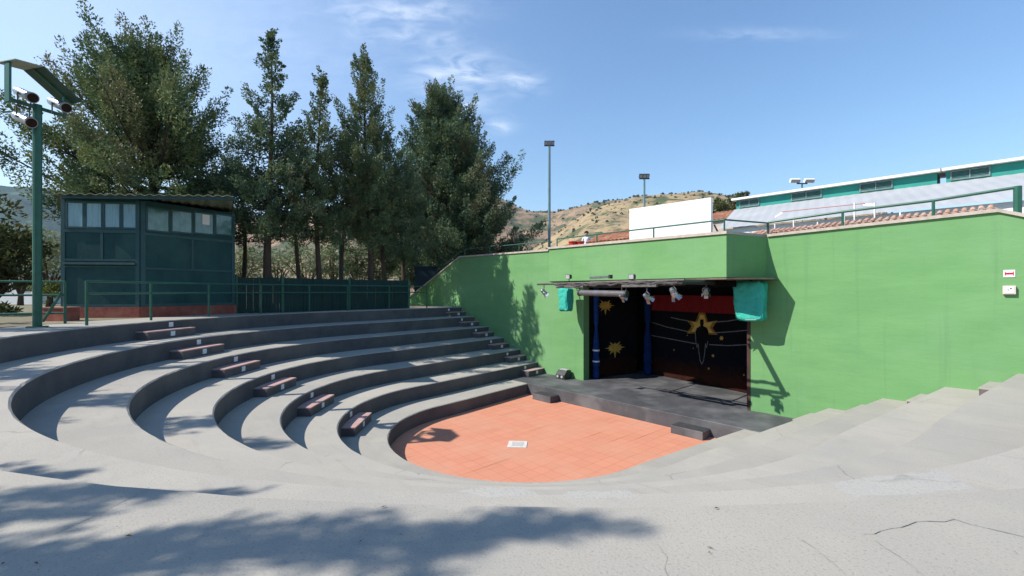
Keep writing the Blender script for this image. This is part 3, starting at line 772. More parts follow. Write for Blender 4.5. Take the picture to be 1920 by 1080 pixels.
# lighting pipes
truss = thing('lighting_rig', 'steel pipe rig fixed to the wall above the stage niche', 'lighting rig', (-7, 10.9, 1.0))
PY = 10.4; PZ = .97
m = MB(); m.tube([(-10.05, PY, PZ + .0), (-5.18, PY, PZ + .045)], .032, 8); m.build('front_pipe', M_STEEL, truss)
m = MB(); m.tube([(-9.5, PY + .28, PZ - .10), (-5.3, PY + .28, PZ - .05)], .026, 8); m.build('rear_pipe', M_BLACK, truss)
for x, y1, r in ((-9.0, 12.6, .028), (-7.15, 12.4, .028), (-5.28, WALL_Y - .05, .065)):
    m = MB(); m.tube([(x, PY, PZ + .01), (x, y1, PZ + .02)], r, 8); m.build('arm', M_BLACK, truss)
m = MB()
rr = random.Random(8)
for y_, n_ in ((PY - .02, 1), (PY + .25, 1)):
    P = [( -9.3 + i * .12, y_ + rr.uniform(-.03, .03), PZ - .05 + i * .0012 + rr.uniform(-.035, .035)) for i in range(34)]
    m.tube(P, .03, 6)
m.build('cable', mat('cable_black', (.05, .045, .045), (.10, .09, .085), 20, .6), truss)
for x0, x1 in ((-8.9, -8.2), (-6.9, -5.9)):
    m = MB(); m.box(x0, x1, PY - .05, PY + .05, PZ - .11, PZ - .05); m.build('socket_bar', mat('socket_grey', (.16, .14, .13), (.08, .07, .07), 15, .6), truss)
m = MB(); m.box(-9.2, -4.75, WALL_Y - .75, WALL_Y - .62, .86, 1.03); m.build('header_beam', M_BLACKPAINT, truss)
# rolled screen
roll = thing('screen_case', 'grey rolled screen tube hung under the pipe rig', 'screen', (-7.6, PY, .7))
pA, pB = onY(1087, 549, PY), onY(1174, 551, PY)
m = MB(); m.tube([pA, pB], .082, 14); m.build('tube', mat('grey_tube', (.13, .125, .13), (.09, .085, .09), 6, .6), roll, smooth=False)
for p in (pA, pB):
    m = MB(); m.tube([p - Vector((.03, 0, 0)), p + Vector((.03, 0, 0))], .095, 12); m.build('end_cap', M_BLACK, roll)
    m = MB(); m.tube([p, (p.x, PY, PZ - .02)], .012, 6); m.build('hanger', M_BLACK, roll)
# par cans
def par_can(px, py, aim, label, s=1.0, PY=PY):
    s *= .7; p = onY(px, py, PY); t = thing('stage_spotlight', label, 'spotlight', (p.x, PY, p.z), 'spotlights under the pipe rig')
    d = Vector(aim).normalized()
    m = MB(); m.tube([p - d * .17 * s, p - d * .13 * s, p - d * .02 * s, p, p + d * .12 * s], [.045 * s, .075 * s, .085 * s, .10 * s, .105 * s], 14); m.build('can', M_ALU, t, smooth=False)
    m = MB(); m.tube([p + d * .121 * s, p + d * .125 * s], .085 * s, 14); m.build('lens', M_BLACK, t)
    sx = d.cross(Vector((0, 0, 1))).normalized() * .125 * s
    m = MB(); top_ = Vector((p.x, PY, PZ - .03))
    m.tube([p + sx, p + sx + Vector((0, 0, .10 * s)), Vector((p.x, PY, p.z + .2 * s)) , p - sx + Vector((0, 0, .10 * s)), p - sx], .012, 6); m.tube([(p.x, PY, p.z + .18 * s), top_], .014, 6); m.build('yoke', M_STEEL, t)
    for q in range(4):   # barn door leaves
        a = q * math.pi / 2; e1 = sx.normalized(); e2 = d.cross(e1)
        o = e1 * math.cos(a) + e2 * math.sin(a); w = d.cross(o)
        c = p + d * .17 * s + o * .13 * s
        m = MB(); m.obox(c, w, (d + o * .6).normalized(), (o - d * .6).normalized(), .075 * s, .06 * s, .003); m.build('barn_door', M_ALU, t)
par_can(1020, 548, (.5, .6, -.7), 'silver spotlight at the far left end of the pipe')
par_can(1166, 557, (.2, .9, -.5), 'silver spotlight by the right end of the grey screen tube', .8)
par_can(1213, 557, (.2, .75, -.5), 'silver spotlight above the second blue column')
par_can(1263, 549, (.25, .5, -.8), 'largest silver spotlight in front of the red valance', 1.15)
par_can(1324, 547, (-.3, .6, -.6), 'silver spotlight above the painted dark figure', .95, 11.7)
# two square floods on top of the pipe
for px, lab in ((1067, 'small square floodlight on the pipe above the left tarpaulin bundle'), (1186, 'small square floodlight on the middle of the pipe rig')):
    p = onY(px, 519, PY); t = thing('small_floodlight', lab, 'floodlight', (p.x, PY, PZ + .03), 'floodlights on the pipe rig')
    m = MB(); m.hexa([(p.x - .08, PY - .06, p.z - .07), (p.x + .08, PY - .06, p.z - .07), (p.x + .06, PY + .06, p.z - .05), (p.x - .06, PY + .06, p.z - .05), (p.x - .08, PY - .06, p.z + .07), (p.x + .08, PY - .06, p.z + .07), (p.x + .06, PY + .06, p.z + .05), (p.x - .06, PY + .06, p.z + .05)])
    m.build('housing', M_BLACK, t)
    m = MB(); m.box(p.x - .068, p.x + .068, PY - .068, PY - .062, p.z - .058, p.z + .058); m.build('glass', mat('flood_glass', (.42, .42, .43), (.3, .3, .32), 9, .2), t)
    m = MB(); m.tube([(p.x, PY, p.z - .06), (p.x, PY, PZ)], .014, 6); m.build('bracket', M_BLACK, t)
p = onY(1125, 520, PY); t = thing('strip_light', 'dark strip light lying along the pipe between the two floodlights', 'light', tuple(p))
m = MB(); m.obox(p, (1, 0, .03), (0, 1, 0), (0, 0, 1), .32, .05, .03); m.build('housing', mat('strip_grey', (.09, .10, .11), (.14, .15, .16), 8, .4), t); m = MB(); m.box(p.x + .32, p.x + .38, PY - .06, PY + .06, p.z - .04, p.z + .06); m.build('end_cap', M_BLACK, t)
# tarpaulin bundles
def tarp(px, py, Y, w, h, dp, label, lean, seed, strap=False):
    c = onY(px, py, Y); rnd = random.Random(seed)
    t = thing('covered_speaker', label, 'covered speaker', tuple(c), 'loudspeakers wrapped in teal tarpaulin')
    m = MB(); nu, nv = 64, 32
    def pt(i, j):
        a = 2 * math.pi * i / nu; v = j / nv
        ca, sa = math.cos(a), math.sin(a)
        sq = lambda q: math.copysign(abs(q) ** .30, q)
        k = 1 + .03 * math.sin(a * 3 + v * 7 + seed) + .022 * math.sin(a * 9 - v * 6 + seed * 2) + .02 * abs(math.sin(v * 13 + a * 2.3 + seed)) - .015 * abs(math.sin(a * 11 + v * 3))
        taper = 1 - .13 * v
        end = min(1, (min(v, 1 - v) / .07)) ** .5 if min(v, 1 - v) < .07 else 1
        x = sq(ca) * w / 2 * k * taper * (.75 + .25 * end); y = sq(sa) * dp / 2 * k * taper * (.75 + .25 * end)
        z = h / 2 - h * v
        return c + Vector((x + lean * v, y - .06 * v, z + .015 * math.sin(a * 4 + seed)))
    for j in range(nv):
        for i in range(nu): m.face([pt(i, j), pt(i + 1, j), pt(i + 1, j + 1), pt(i, j + 1)])
    m.face([pt(i, 0) for i in range(nu)]); m.face([pt(i, nv) for i in range(nu)])
    m.build('tarpaulin', M_TARP, t, smooth=True)
    m = MB(); m.tube([c + Vector((0, 0, h / 2 - .02)), (c.x, WALL_Y - .01 if Y > 11 else Y, c.z + h / 2 + .12)], .02, 6); m.build('bracket', M_BLACK, t)
    if strap:
        q = c + Vector((lean * .95 + .05, -dp / 2 * .9 - .04, -h / 2 + .05)); m = MB(); m.obox(q, (1, 0, .06), (0, 1, 0), (0, 0, 1), .13, .006, .022); m.build('white_strap', M_WHITE, t)
tarp(1061, 562, 12.46, .44, .80, .42, 'narrow teal wrapped loudspeaker hung left of the stage niche', .06, 2)
tarp(1405, 564, 12.62, .76, 1.02, .42, 'wide teal wrapped loudspeaker hung right of the stage niche', .07, 5, True)
# black monitor box on the stage
t = thing('stage_monitor', 'small black equipment box on the stage against the left wall', 'stage monitor', (-11.0, 12.75, STG_Z))
m = MB(); m.prism([(-11.2, 12.55, STG_Z + .004), (-11.2, 12.93, STG_Z + .004), (-11.2, 12.93, STG_Z + .30), (-11.2, 12.68, STG_Z + .30), (-11.2, 12.55, STG_Z + .16)], (.42, 0, 0)); m.build('cabinet', M_BLACK, t, bevel=.01)
m = MB(); m.box(-11.16, -10.82, 12.72, 12.9, STG_Z + .303, STG_Z + .33); m.build('handle', mat('grey_metal', (.42, .42, .42), None, 8, .4), t)
for x in (-11.1, -10.9):
    m = MB(); m.tube([(x, 12.545, STG_Z + .09), (x, 12.53, STG_Z + .09)], .05, 12); m.build('socket', mat('grey_metal', (.42, .42, .42)), t)
# sign and call box
t = thing('hose_sign', 'small white sign with a red bar symbol on the green wall', 'sign', (.06, WALL_Y, 1.09))
m = MB(); m.box(-.01, .145, WALL_Y - .012, WALL_Y - .002, 1.02, 1.16); m.build('plate', M_WHITE, t)
m = MB(); z = 1.09
m.box(.02, .115, WALL_Y - .016, WALL_Y - .0125, z - .018, z + .018); m.box(.008, .02, WALL_Y - .016, WALL_Y - .0125, z - .04, z + .04); m.box(.115, .127, WALL_Y - .016, WALL_Y - .0125, z - .04, z + .04); m.build('symbol', mat('sign_red', (.50, .015, .05)), t)
t = thing('call_box', 'pale pink boxed fire alarm button below the white sign', 'alarm box', (.07, WALL_Y, .77))
m = MB(); m.box(-.02, .155, WALL_Y - .07, WALL_Y - .002, .69, .855); m.build('housing', mat('pale_pink', (.72, .55, .50), (.62, .45, .41), 6, .5), t, bevel=.008)
m = MB(); m.box(.005, .13, WALL_Y - .076, WALL_Y - .072, .71, .835); m.build('cover', M_WHITE, t); m = MB(); m.box(.075, .1, WALL_Y - .08, WALL_Y - .0765, .79, .81); m.box(.045, .06, WALL_Y - .08, WALL_Y - .0765, .765, .785); m.build('button', M_BLACK, t)

# ------------------------------------------------------------------ projection hut
HP = [CW((115 - 960) / FPX * 12.7, 12.7, 0), CW((262 - 960) / FPX * 13.0, 13.0, 0), CW((440 - 960) / FPX * 15.3, 15.3, 0)]
back = Vector((HP[0] - HP[1])).normalized(); bk = CW(0, 1, 0)
HP4 = [HP[0], HP[1], HP[2], HP[2] + CW(-.75, .9, 0), HP[0] + CW(-.6, 3.2, 0)]
hut = thing('projection_hut', 'dark teal timber hut with a row of windows on a red brick base', 'hut', tuple(HP[1]))
ZB, ZT = .30, 3.36
def prism_xy(poly, z0, z1):
    m = MB(); m.prism([(p.x, p.y, z0) for p in poly], (0, 0, z1 - z0)); return m
prism_xy(HP4, ZB, ZT).build('wall', M_HUT, hut)
cen = sum((Vector(p) for p in HP4), Vector()) / len(HP4)
prism_xy([p + (p - cen).normalized() * .05 for p in HP4], -.002, ZB - .003).build('brick_base', M_BRICK_RED, hut)
def face_box(A, B, s0, s1, z0, z1, out, th, m):
    """slab on the wall A->B between fractions s0..s1"""
    d = (B - A); n = Vector((d.y, -d.x, 0)).normalized()
    P, Q = A + d * s0 + n * out, A + d * s1 + n * out
    m.hexa([(P.x, P.y, z0), (Q.x, Q.y, z0), (Q.x - n.x * th, Q.y - n.y * th, z0), (P.x - n.x * th, P.y - n.y * th, z0), (P.x, P.y, z1), (Q.x, Q.y, z1), (Q.x - n.x * th, Q.y - n.y * th, z1), (P.x - n.x * th, P.y - n.y * th, z1)])
def pane_mat():
    m = mat('hut_glass', (.12, .24, .25), (.06, .13, .14), 5, .12, spec=.7, stretch=(1, 1, .5), c3=(.03, .13, .08), s3=1.6, f3=.95); return m  # teal tone and green blotches paint reflections into the pane colour
zw0, zw1 = 2.56, 3.22
for i in range(4):
    A, B = HP[0], HP[1]; s0 = .085 + i * .235; s1 = s0 + .19
    m = MB(); m0 = MB()
    face_box(A, B, s0 - .02, s1 + .02, zw0 - .05, zw0, .035, .04, m); face_box(A, B, s0 - .02, s1 + .02, zw1, zw1 + .05, .035, .04, m); face_box(A, B, s0 - .025, s0, zw0, zw1, .035, .04, m); face_box(A, B, s1, s1 + .025, zw0, zw1, .035, .04, m)
    w = m.build('window', M_HUTFRAME, hut); face_box(A, B, s0, s1, zw0, zw1, .012, .015, m0); m0.build('pane', mat('hut_blind', (.22, .38, .43), (.14, .26, .31), 6, .2, stretch=(3, 3, .3), spec=.6), w)
for i in range(4):
    A, B = HP[1], HP[2]; s0 = .07 + i * .235; s1 = s0 + .2; zl, zh = zw0 - .03 + i * .03, zw1 - .07 + i * .03
    m = MB(); m0 = MB()
    face_box(A, B, s0 - .015, s1 + .015, zl - .05, zl, .035, .04, m); face_box(A, B, s0 - .015, s1 + .015, zh, zh + .05, .035, .04, m); face_box(A, B, s0 - .02, s0, zl, zh, .035, .04, m); face_box(A, B, s1, s1 + .02, zl, zh, .035, .04, m)
    w = m.build('window', M_HUTFRAME, hut); face_box(A, B, s0, s1, zl, zh, .012, .015, m0); m0.build('pane', pane_mat(), w)
    if i == 2:
        m1 = MB(); face_box(A, B, s0 + .08, s0 + .16, zl + .28, zh - .02, .02, .004, m1); m1.build('paper_notice', M_WHITE, w)
m = MB()
for s0, s1, z0, z1 in ((0, .05, ZB, ZT - .02), (.95, 1.0, ZB, ZT - .02), (.05, .95, 2.40, 2.50), (.05, .95, 1.60, 1.66), (.05, .95, 1.42, 1.46), (.50, .53, 1.66, 2.40), (.05, .95, ZB, ZB + .08)):
    face_box(HP[0], HP[1], s0, s1, z0, z1, .022, .03, m)
m.build('frame', M_HUTFRAME, hut)
m = MB()
for s0, s1, z0, z1 in ((.006, .05, ZB, ZT - .02), (.96, 1.0, ZB, ZT - .02), (.05, .96, 2.36, 2.44), (.05, .96, 1.38, 1.44), (.50, .525, 1.44, 2.36), (.05, .96, ZB, ZB + .08)):
    face_box(HP[1], HP[2], s0, s1, z0, z1, .022, .03, m)
m.build('frame', M_HUTFRAME, hut)
m = MB(); face_box(HP[0], HP[1], .04, .96, 1.50, 1.56, .10, .12, m); m.build('sill_shelf', mat('shelf_teal', (.06, .11, .11), (.04, .085, .09), 4, .5), hut)
# corrugated roof sheet with a wavy front edge
RA, RB = CW((108 - 960) / FPX * 12.45, 12.45, 0), CW((438 - 960) / FPX * 12.75, 12.75, 0)
m = MB(); nw = 90; zf, zbk = 3.43, 3.60
depth_v = CW(0, 1, 0) * 3.8
for i in range(nw):
    for dz, flip in ((0, 0), (-.02, 1)):
        z0 = zf + .022 * math.sin(i * 1.25) + dz; z1 = zf + .022 * math.sin((i + 1) * 1.25) + dz
        p, q = RA.lerp(RB, i / nw), RA.lerp(RB, (i + 1) / nw); sk = CW(-.3, 0, 0)
        dp, dq = CW(-1.0 + .36 * i / nw, 1, 0) * 3.8, CW(-1.0 + .36 * (i + 1) / nw, 1, 0) * 3.8
        f = [(p.x, p.y, z0), (q.x, q.y, z1), (q.x + dq.x, q.y + dq.y, z1 + zbk - zf), (p.x + dp.x, p.y + dp.y, z0 + zbk - zf)]
        m.face(f)
    p, q = RA.lerp(RB, i / nw), RA.lerp(RB, (i + 1) / nw)
    z0 = zf + .022 * math.sin(i * 1.25); z1 = zf + .022 * math.sin((i + 1) * 1.25)
    m.face([(p.x, p.y, z0 - .02), (q.x, q.y, z1 - .02), (q.x, q.y, z1), (p.x, p.y, z0)])
m.build('roof', M_ROOFSHEET, hut, recalc=False)
m = MB(); off = CW(0, .08, 0); p, q = RA + off, RB + off
m.hexa([(p.x, p.y, zf - .11), (q.x, q.y, zf - .11), (q.x + off.x, q.y + off.y, zf - .11), (p.x + off.x, p.y + off.y, zf - .11), (p.x, p.y, zf - .045), (q.x, q.y, zf - .045), (q.x + off.x, q.y + off.y, zf - .045), (p.x + off.x, p.y + off.y, zf - .045)])
for k in range(9):
    p = RA.lerp(RB, (k + .5) / 9) + off; q = p + CW(-1.0 + .36 * (k + .5) / 9, 1, 0) * 3.4
    m.hexa([(p.x - .02, p.y, zf - .10), (p.x + .02, p.y, zf - .10), (q.x + .02, q.y, zf + .04), (q.x - .02, q.y, zf + .04), (p.x - .02, p.y, zf - .047), (p.x + .02, p.y, zf - .047), (q.x + .02, q.y, zf + .10), (q.x - .02, q.y, zf + .10)])
m.build('rafter', M_HUTFRAME, hut)
# little brick pier left of it
t = thing('brick_pier', 'low red brick pier beside the lamp pole and hut', 'pier', tuple(at(112, 600, 11.6)))
m = MB(); p = at(115, 600, 11.6); m.obox((p.x, p.y, .16), CW(1, 0, 0), CW(0, 1, 0), (0, 0, 1), .28, .2, .16); m.build('brick_body', M_BRICK_RED, t); m = MB(); m.obox((p.x, p.y, .335), CW(1, 0, 0), CW(0, 1, 0), (0, 0, 1), .3, .22, .014); m.build('cap', mat('brick_cap', (.36, .17, .13), None, 6), t)

# ------------------------------------------------------------------ lamp pole with hooded spotlights
PD = 9.45
base = at(70, 607, PD); base.z = -.003
lamp = thing('spotlight_pole', 'tall dark green pole with three hooded silver spotlights beside the hut', 'lamp pole', tuple(base))
m = MB(); m.tube([base, (base.x, base.y, 4.62)], .075, 14); m.build('pole', M_RAIL, lamp)
m = MB(); m.obox((base.x, base.y, .012), (1, 0, 0), (0, 1, 0), (0, 0, 1), .16, .16, .012); m.build('base_plate', M_RAIL, lamp)
sA = CW(.965, -.26, 0).normalized(); sB = CW(.26, .965, 0).normalized()
hc = Vector((base.x, base.y, 4.50))
m = MB(); m.obox(hc + Vector((0, 0, .06)), sB, sA, (0, 0, 1), .46, .03, .03); m.build('crossbar', M_RAIL, lamp)
def spot(c, s, pitch=-.42, ln=.50, r=.092):
    d = (sA + Vector((0, 0, pitch))).normalized()
    m = MB(); m.tube([c - d * ln * .55, c - d * ln * .45, c - d * ln * .2, c + d * ln * .45], [r * .5, r * .85, r, r * 1.02], 16); sp_ = m.build('spotlight', M_ALU, lamp, smooth=False)
    m = MB(); m.tube([c + d * ln * .45, c + d * ln * .47, c + d * ln * .55], [r * 1.02, r * 1.16, r * 1.16], 16); m.build('rim', mat('rim_grey', (.34, .29, .28), (.25, .20, .2), 6, .45), sp_)
    m = MB(); m.tube([c + d * ln * .551, c + d * ln * .556], r * .98, 16); m.build('lens', mat('amber_lens', (.016, .005, .004), (.007, .003, .003), 5, .5, spec=.2), sp_)
    sb = sB * r * 1.12; m = MB(); m.tube([c + sb, c + sb + Vector((0, 0, s)), c - sb + Vector((0, 0, s)), c - sb], .014, 6); m.build('yoke', M_STEEL, sp_)
spot(hc - sB * .22 + Vector((0, 0, .25)) + sA * .02, -.28)
spot(hc + sB * .26 + Vector((0, 0, .22)) + sA * .16, -.24)
spot(hc - sB * .22 + Vector((0, 0, -.25)) - sA * .02, .25)
m = MB(); m.obox(hc - sB * .46 + Vector((0, 0, .40)), sA, sB, (0, 0, 1), .07, .02, .40); m.build('hood_strap', M_RAIL, lamp)
m = MB(); m.obox(hc + sB * .46 + Vector((0, 0, .28)), sA, sB, (0, 0, 1), .035, .02, .28); m.build('hood_strap', M_RAIL, lamp)
R0 = hc - sB * .50 + Vector((0, 0, .80)); Rg = hc - sB * .06 + Vector((0, 0, .86)); R2 = hc + sB * .62 + Vector((0, 0, .40))
def plate(m, a, b, w, th):
    n = (b - a).cross(sA).normalized() * th
    for_ = [a - sA * w, a + sA * w, b + sA * w, b - sA * w]; m.prism(for_, n)
m = MB(); plate(m, R0, Rg, .28, .015); m.build('hood_top', mat('hood_pale', (.42, .44, .36), (.32, .36, .28), 4, .7), lamp)
m = MB(); plate(m, Rg, R2, .30, .015); m.build('hood_flap', mat('hood_green', (.05, .10, .075), (.035, .075, .06), 5, .6), lamp)
m = MB(); q = (R2 - Rg).normalized(); m.obox(Rg.lerp(R2, .5) - Vector((0, 0, .03)), q, sA, q.cross(sA), .42, .03, .02); m.build('hood_rib', M_RAIL, lamp)

# ------------------------------------------------------------------ trees
def leaf_mesh(name, C, D, Ln, Wd, rng, material, parent, origin):
    """one pointed leaf spray per row: centre, direction, length, width"""
    n = len(C)
    D = D / np.linalg.norm(D, axis=1, keepdims=True)
    r = rng.normal(size=(n, 3)); s = np.cross(D, r); s /= np.linalg.norm(s, axis=1, keepdims=True) + 1e-9
    a = C - D * Ln[:, None] * .5; b = C + D * Ln[:, None] * .5
    l = C - D * Ln[:, None] * .05 + s * Wd[:, None] * .5; rr = C - D * Ln[:, None] * .05 - s * Wd[:, None] * .5
    V = np.stack([a, rr, b, l], 1).reshape(-1, 3) - np.array(origin)
    me = bpy.data.meshes.new(name)
    me.vertices.add(4 * n); me.vertices.foreach_set('co', V.astype(np.float32).ravel())
    me.loops.add(4 * n); me.loops.foreach_set('vertex_index', np.arange(4 * n, dtype=np.int32))
    me.polygons.add(n); me.polygons.foreach_set('loop_start', np.arange(0, 4 * n, 4, dtype=np.int32)); me.polygons.foreach_set('loop_total', np.full(n, 4, dtype=np.int32))
    me.materials.append(material); me.update(calc_edges=True); me.validate()
    ob = bpy.data.objects.new(name, me); col.objects.link(ob); ob.parent = parent; ob.location = Vector(origin) - parent.location
    return ob


def conifer(label, base, H, crown0, prof, nb, seed, material, group, lean=(0, 0), bias=(0, 0), up=.35, trunk_r=.16, pad=.34, per=60, dens=1.9, name='conifer_tree', droop=.12, ln=(.10, .2), gap=0.0, wd=(.03, .065), tuft=.55):
    """trunk, limbs and foliage gathered into upswept tufts along the outer half of each limb"""
    rng = np.random.default_rng(seed); rnd = random.Random(seed)
    base = Vector(base)
    t = thing(name, label, 'tree', tuple(base), group)
    def axis(z):
        q = z / H; return Vector((base.x + lean[0] * q + .12 * math.sin(q * 5 + seed), base.y + lean[1] * q + .12 * math.cos(q * 4 + seed), base.z + z))
    ts, rs_ = zip(*prof)
    m = MB()
    zs = [0, .15, .6] + [H * k / 10 for k in range(2, 11)]
    m.tube([axis(z) for z in zs], [trunk_r * 1.5, trunk_r * 1.15] + [trunk_r * max(.1, 1 - z / H * .95) for z in zs[2:]], 9)
    C, D, LS = [], [], []
    def tuft_at(c, d, r, n):
        """an upswept spray: longer along d, leaves pointing outwards and up"""
        d = np.array(d) / np.linalg.norm(d)
        x = rng.normal(size=(n, 3)); x /= np.linalg.norm(x, axis=1, keepdims=True); x *= rng.uniform(.25, 1, (n, 1)) ** .6
        p = x * r * .70 + np.outer(x @ d, d) * r * .42
        C.append(p + np.array(c)); D.append(x * .9 + d * .55 + rng.normal(size=(n, 3)) * .5)
    for i in range(nb):
        q = (i + rnd.random()) / nb
        z = crown0 + (H - crown0) * q
        az = i * 2.39996 + rnd.uniform(-.5, .5)
        if gap and math.sin(q * 23 + seed) * math.sin(az * 1.5 + q * 9) > 1 - gap: continue
        Lb = np.interp(q, ts, rs_) * (rnd.uniform(.6, 1.05) if rnd.random() < .78 else rnd.uniform(1.05, 1.35))
        Lb *= 1 + bias[0] * math.cos(az) + bias[1] * math.sin(az)
        el = up * (.25 + q * 1.3) + rnd.uniform(-.22, .22)
        o = axis(z); d0 = Vector((math.cos(az) * math.cos(el), math.sin(az) * math.cos(el), math.sin(el)))
        pts = [o + d0 * Lb * (k / 5) + Vector((0, 0, -droop * Lb * (k / 5) * (1 - k / 5) * 2 + .10 * Lb * (k / 5) ** 2)) for k in range(6)]
        if Lb > .5: m.tube(pts, [max(.008, trunk_r * .30 * min(1, Lb / 2.5) * (1 - k / 5.5)) for k in range(6)], 4, caps=False)
        nc = max(1, int(Lb * dens + .6))
        for c in range(nc):
            s = 1 - (1 - .30) * ((c + rnd.random() * .8) / nc) if nc > 1 else rnd.uniform(.6, 1)
            f = min(4.999, s * 5); k = int(f); p = pts[k].lerp(pts[k + 1], f - k)
            side = Vector((-math.sin(az), math.cos(az), 0)) * rnd.uniform(-1, 1) * .42 * Lb * (1.15 - s)
            cc = p + side + Vector((0, 0, rnd.uniform(-.10, .16)))
            r = pad * rnd.uniform(.6, 1.3) * (.65 + .35 * min(1, Lb))
            dd = d0 * .7 + side * .5 + Vector((0, 0, tuft + rnd.uniform(-.2, .3)))
            tuft_at(cc, dd, r, int(per * rnd.uniform(.7, 1.3) * (r / pad) ** 1.6) + 8)
            if rnd.random() < .45:
                tuft_at(cc + dd * r * 1.1, dd, r * .55, int(per * .35))
    tuft_at(axis(H - .1), (0, 0, 1), pad * .6, int(per * .5))
    m.build('trunk', M_BARK, t, origin=tuple(base))
    C = np.concatenate(C); D = np.concatenate(D); n = len(C)
    leaf_mesh('crown', C, D, rng.uniform(*ln, n), rng.uniform(*wd, n), rng, material, t, tuple(base))
    return t

L_CYP = leaf_mat('cypress_leaves', (.080, .130, .062), (.175, .205, .085), (.20, .165, .085), .55)
L_CYP2 = leaf_mat('cypress_leaves_dark', (.062, .115, .066), (.145, .19, .085), (.17, .145, .08), .6)
L_OLD = leaf_mat('old_cypress_leaves', (.072, .125, .058), (.175, .21, .078), (.21, .18, .085), .45)
L_OLIVE = leaf_mat('olive_leaves', (.24, .27, .15), (.17, .20, .10), (.33, .31, .13), .7)
L_BUSH = leaf_mat('bush_leaves', (.045, .065, .024), (.11, .12, .04), (.14, .11, .045), .8)
GT = 'trees behind the seating'
def tb(px, d): return CW((px - 960) / FPX * d, d, 0)

conifer('broad old conifer with spreading crown behind the teal hut', tb(283, 16.9), 9.0, 3.0,
        [(0, 3.2), (.12, 4.0), (.3, 3.8), (.42, 3.1), (.55, 2.7), (.68, 2.3), (.8, 1.9), (.9, 1.35), (1, .6)], 150, 11, L_OLD, GT, lean=(-.2, -.1), bias=(-.0, -.10), up=.7, trunk_r=.22, pad=.46, per=173, dens=1.9, droop=.06, ln=(0.072, 0.143), gap=.3)
conifer('slim conifer with a bare pointed spire right of the hut', tb(509, 16.15), 9.9, 2.8,
        [(0, 1.3), (.12, 1.8), (.3, 1.75), (.42, 1.25), (.52, 1.0), (.60, .55), (.66, .95), (.69, .42), (.78, .30), (.85, .30), (.92, .16), (1, .05)], 120, 22, L_CYP2, GT, lean=(-.2, -.1), up=.1, trunk_r=.16, pad=.31, per=115, dens=2.2, ln=(0.058, 0.116), gap=.25)
conifer('shortest narrow conifer between the two tall spires', tb(600, 17.8), 9.1, 2.7,
        [(0, 1.0), (.15, 1.35), (.4, 1.25), (.52, .8), (.58, 1.1), (.62, .62), (.74, .5), (.84, .26), (1, .05)], 105, 33, L_CYP, GT, up=.3, trunk_r=.12, pad=.31, per=115, dens=2.3, ln=(0.058, 0.116), gap=.2)
conifer('tall narrow conifer with a forked tip in the middle of the row', tb(690, 19.1), 10.5, 2.7,
        [(0, 1.0), (.15, 1.4), (.42, 1.5), (.55, 1.25), (.66, 1.0), (.72, .6), (.8, .42), (.88, .70), (.93, .45), (1, .06)], 130, 44, L_CYP, GT, up=.6, trunk_r=.15, pad=.33, per=123, dens=2.3, ln=(0.058, 0.122), gap=.2)
conifer('large dense rounded conifer at the right end of the row', tb(862, 28.5), 13.1, .9,
        [(0, 4.3), (.15, 4.3), (.35, 3.7), (.55, 2.9), (.7, 2.2), (.82, 1.6), (.92, .9), (1, .2)], 260, 55, L_CYP2, GT, lean=(-.9, -.9), up=.55, trunk_r=.25, pad=.50, per=156, dens=2.1, ln=(0.086, 0.170), gap=.12, wd=(.045, .09))
conifer('thin young conifer filling the gap beside the forked one', tb(645, 18.8), 7.2, 2.8,
        [(0, .9), (.3, 1.25), (.6, .95), (.85, .5), (1, .12)], 62, 66, L_CYP2, GT, up=.3, trunk_r=.10, pad=.33, per=102, dens=2.0, ln=(0.058, 0.116), gap=.3)
conifer('twin stemmed low conifer left of the dense rounded one', tb(722, 20.0), 7.6, 2.5,
        [(0, 1.0), (.3, 1.5), (.6, 1.2), (.85, .6), (1, .12)], 72, 77, L_CYP2, GT, up=.3, trunk_r=.12, pad=.36, per=108, dens=2.0, ln=(0.065, 0.129), gap=.25)
conifer('dark leaning conifer at the foot of the dense rounded one', tb(752, 21.2), 7.2, 2.2,
        [(0, 1.1), (.3, 1.5), (.6, 1.2), (.85, .6), (1, .15)], 76, 88, L_CYP2, GT, up=.3, trunk_r=.13, pad=.38, per=115, dens=2.0, ln=(0.065, 0.136), gap=.2)
conifer('second row conifer half hidden behind the forked and twin stemmed ones', tb(692, 23.4), 6.8, 1.2,
        [(0, 1.7), (.3, 2.0), (.6, 1.5), (.85, .8), (1, .15)], 90, 131, L_CYP2, GT, up=.3, trunk_r=.13, pad=.40, per=110, dens=2.0, ln=(.07, .15), gap=.1)
conifer('bushy conifer filling in right behind the hut roof', tb(452, 17.2), 5.7, 2.4,
        [(0, 1.1), (.3, 1.4), (.6, 1.0), (.85, .6), (1, .15)], 56, 99, L_CYP2, GT, up=.25, trunk_r=.11, pad=.34, per=105, dens=2.0, ln=(0.058, 0.122), gap=.3)
conifer('slender conifer between the spire and the shortest one', tb(556, 17.6), 6.9, 2.7,
        [(0, 1.1), (.3, 1.35), (.6, .95), (.85, .5), (1, .12)], 62, 101, L_CYP2, GT, up=.25, trunk_r=.10, pad=.33, per=102, dens=2.0, ln=(0.058, 0.116), gap=.3)
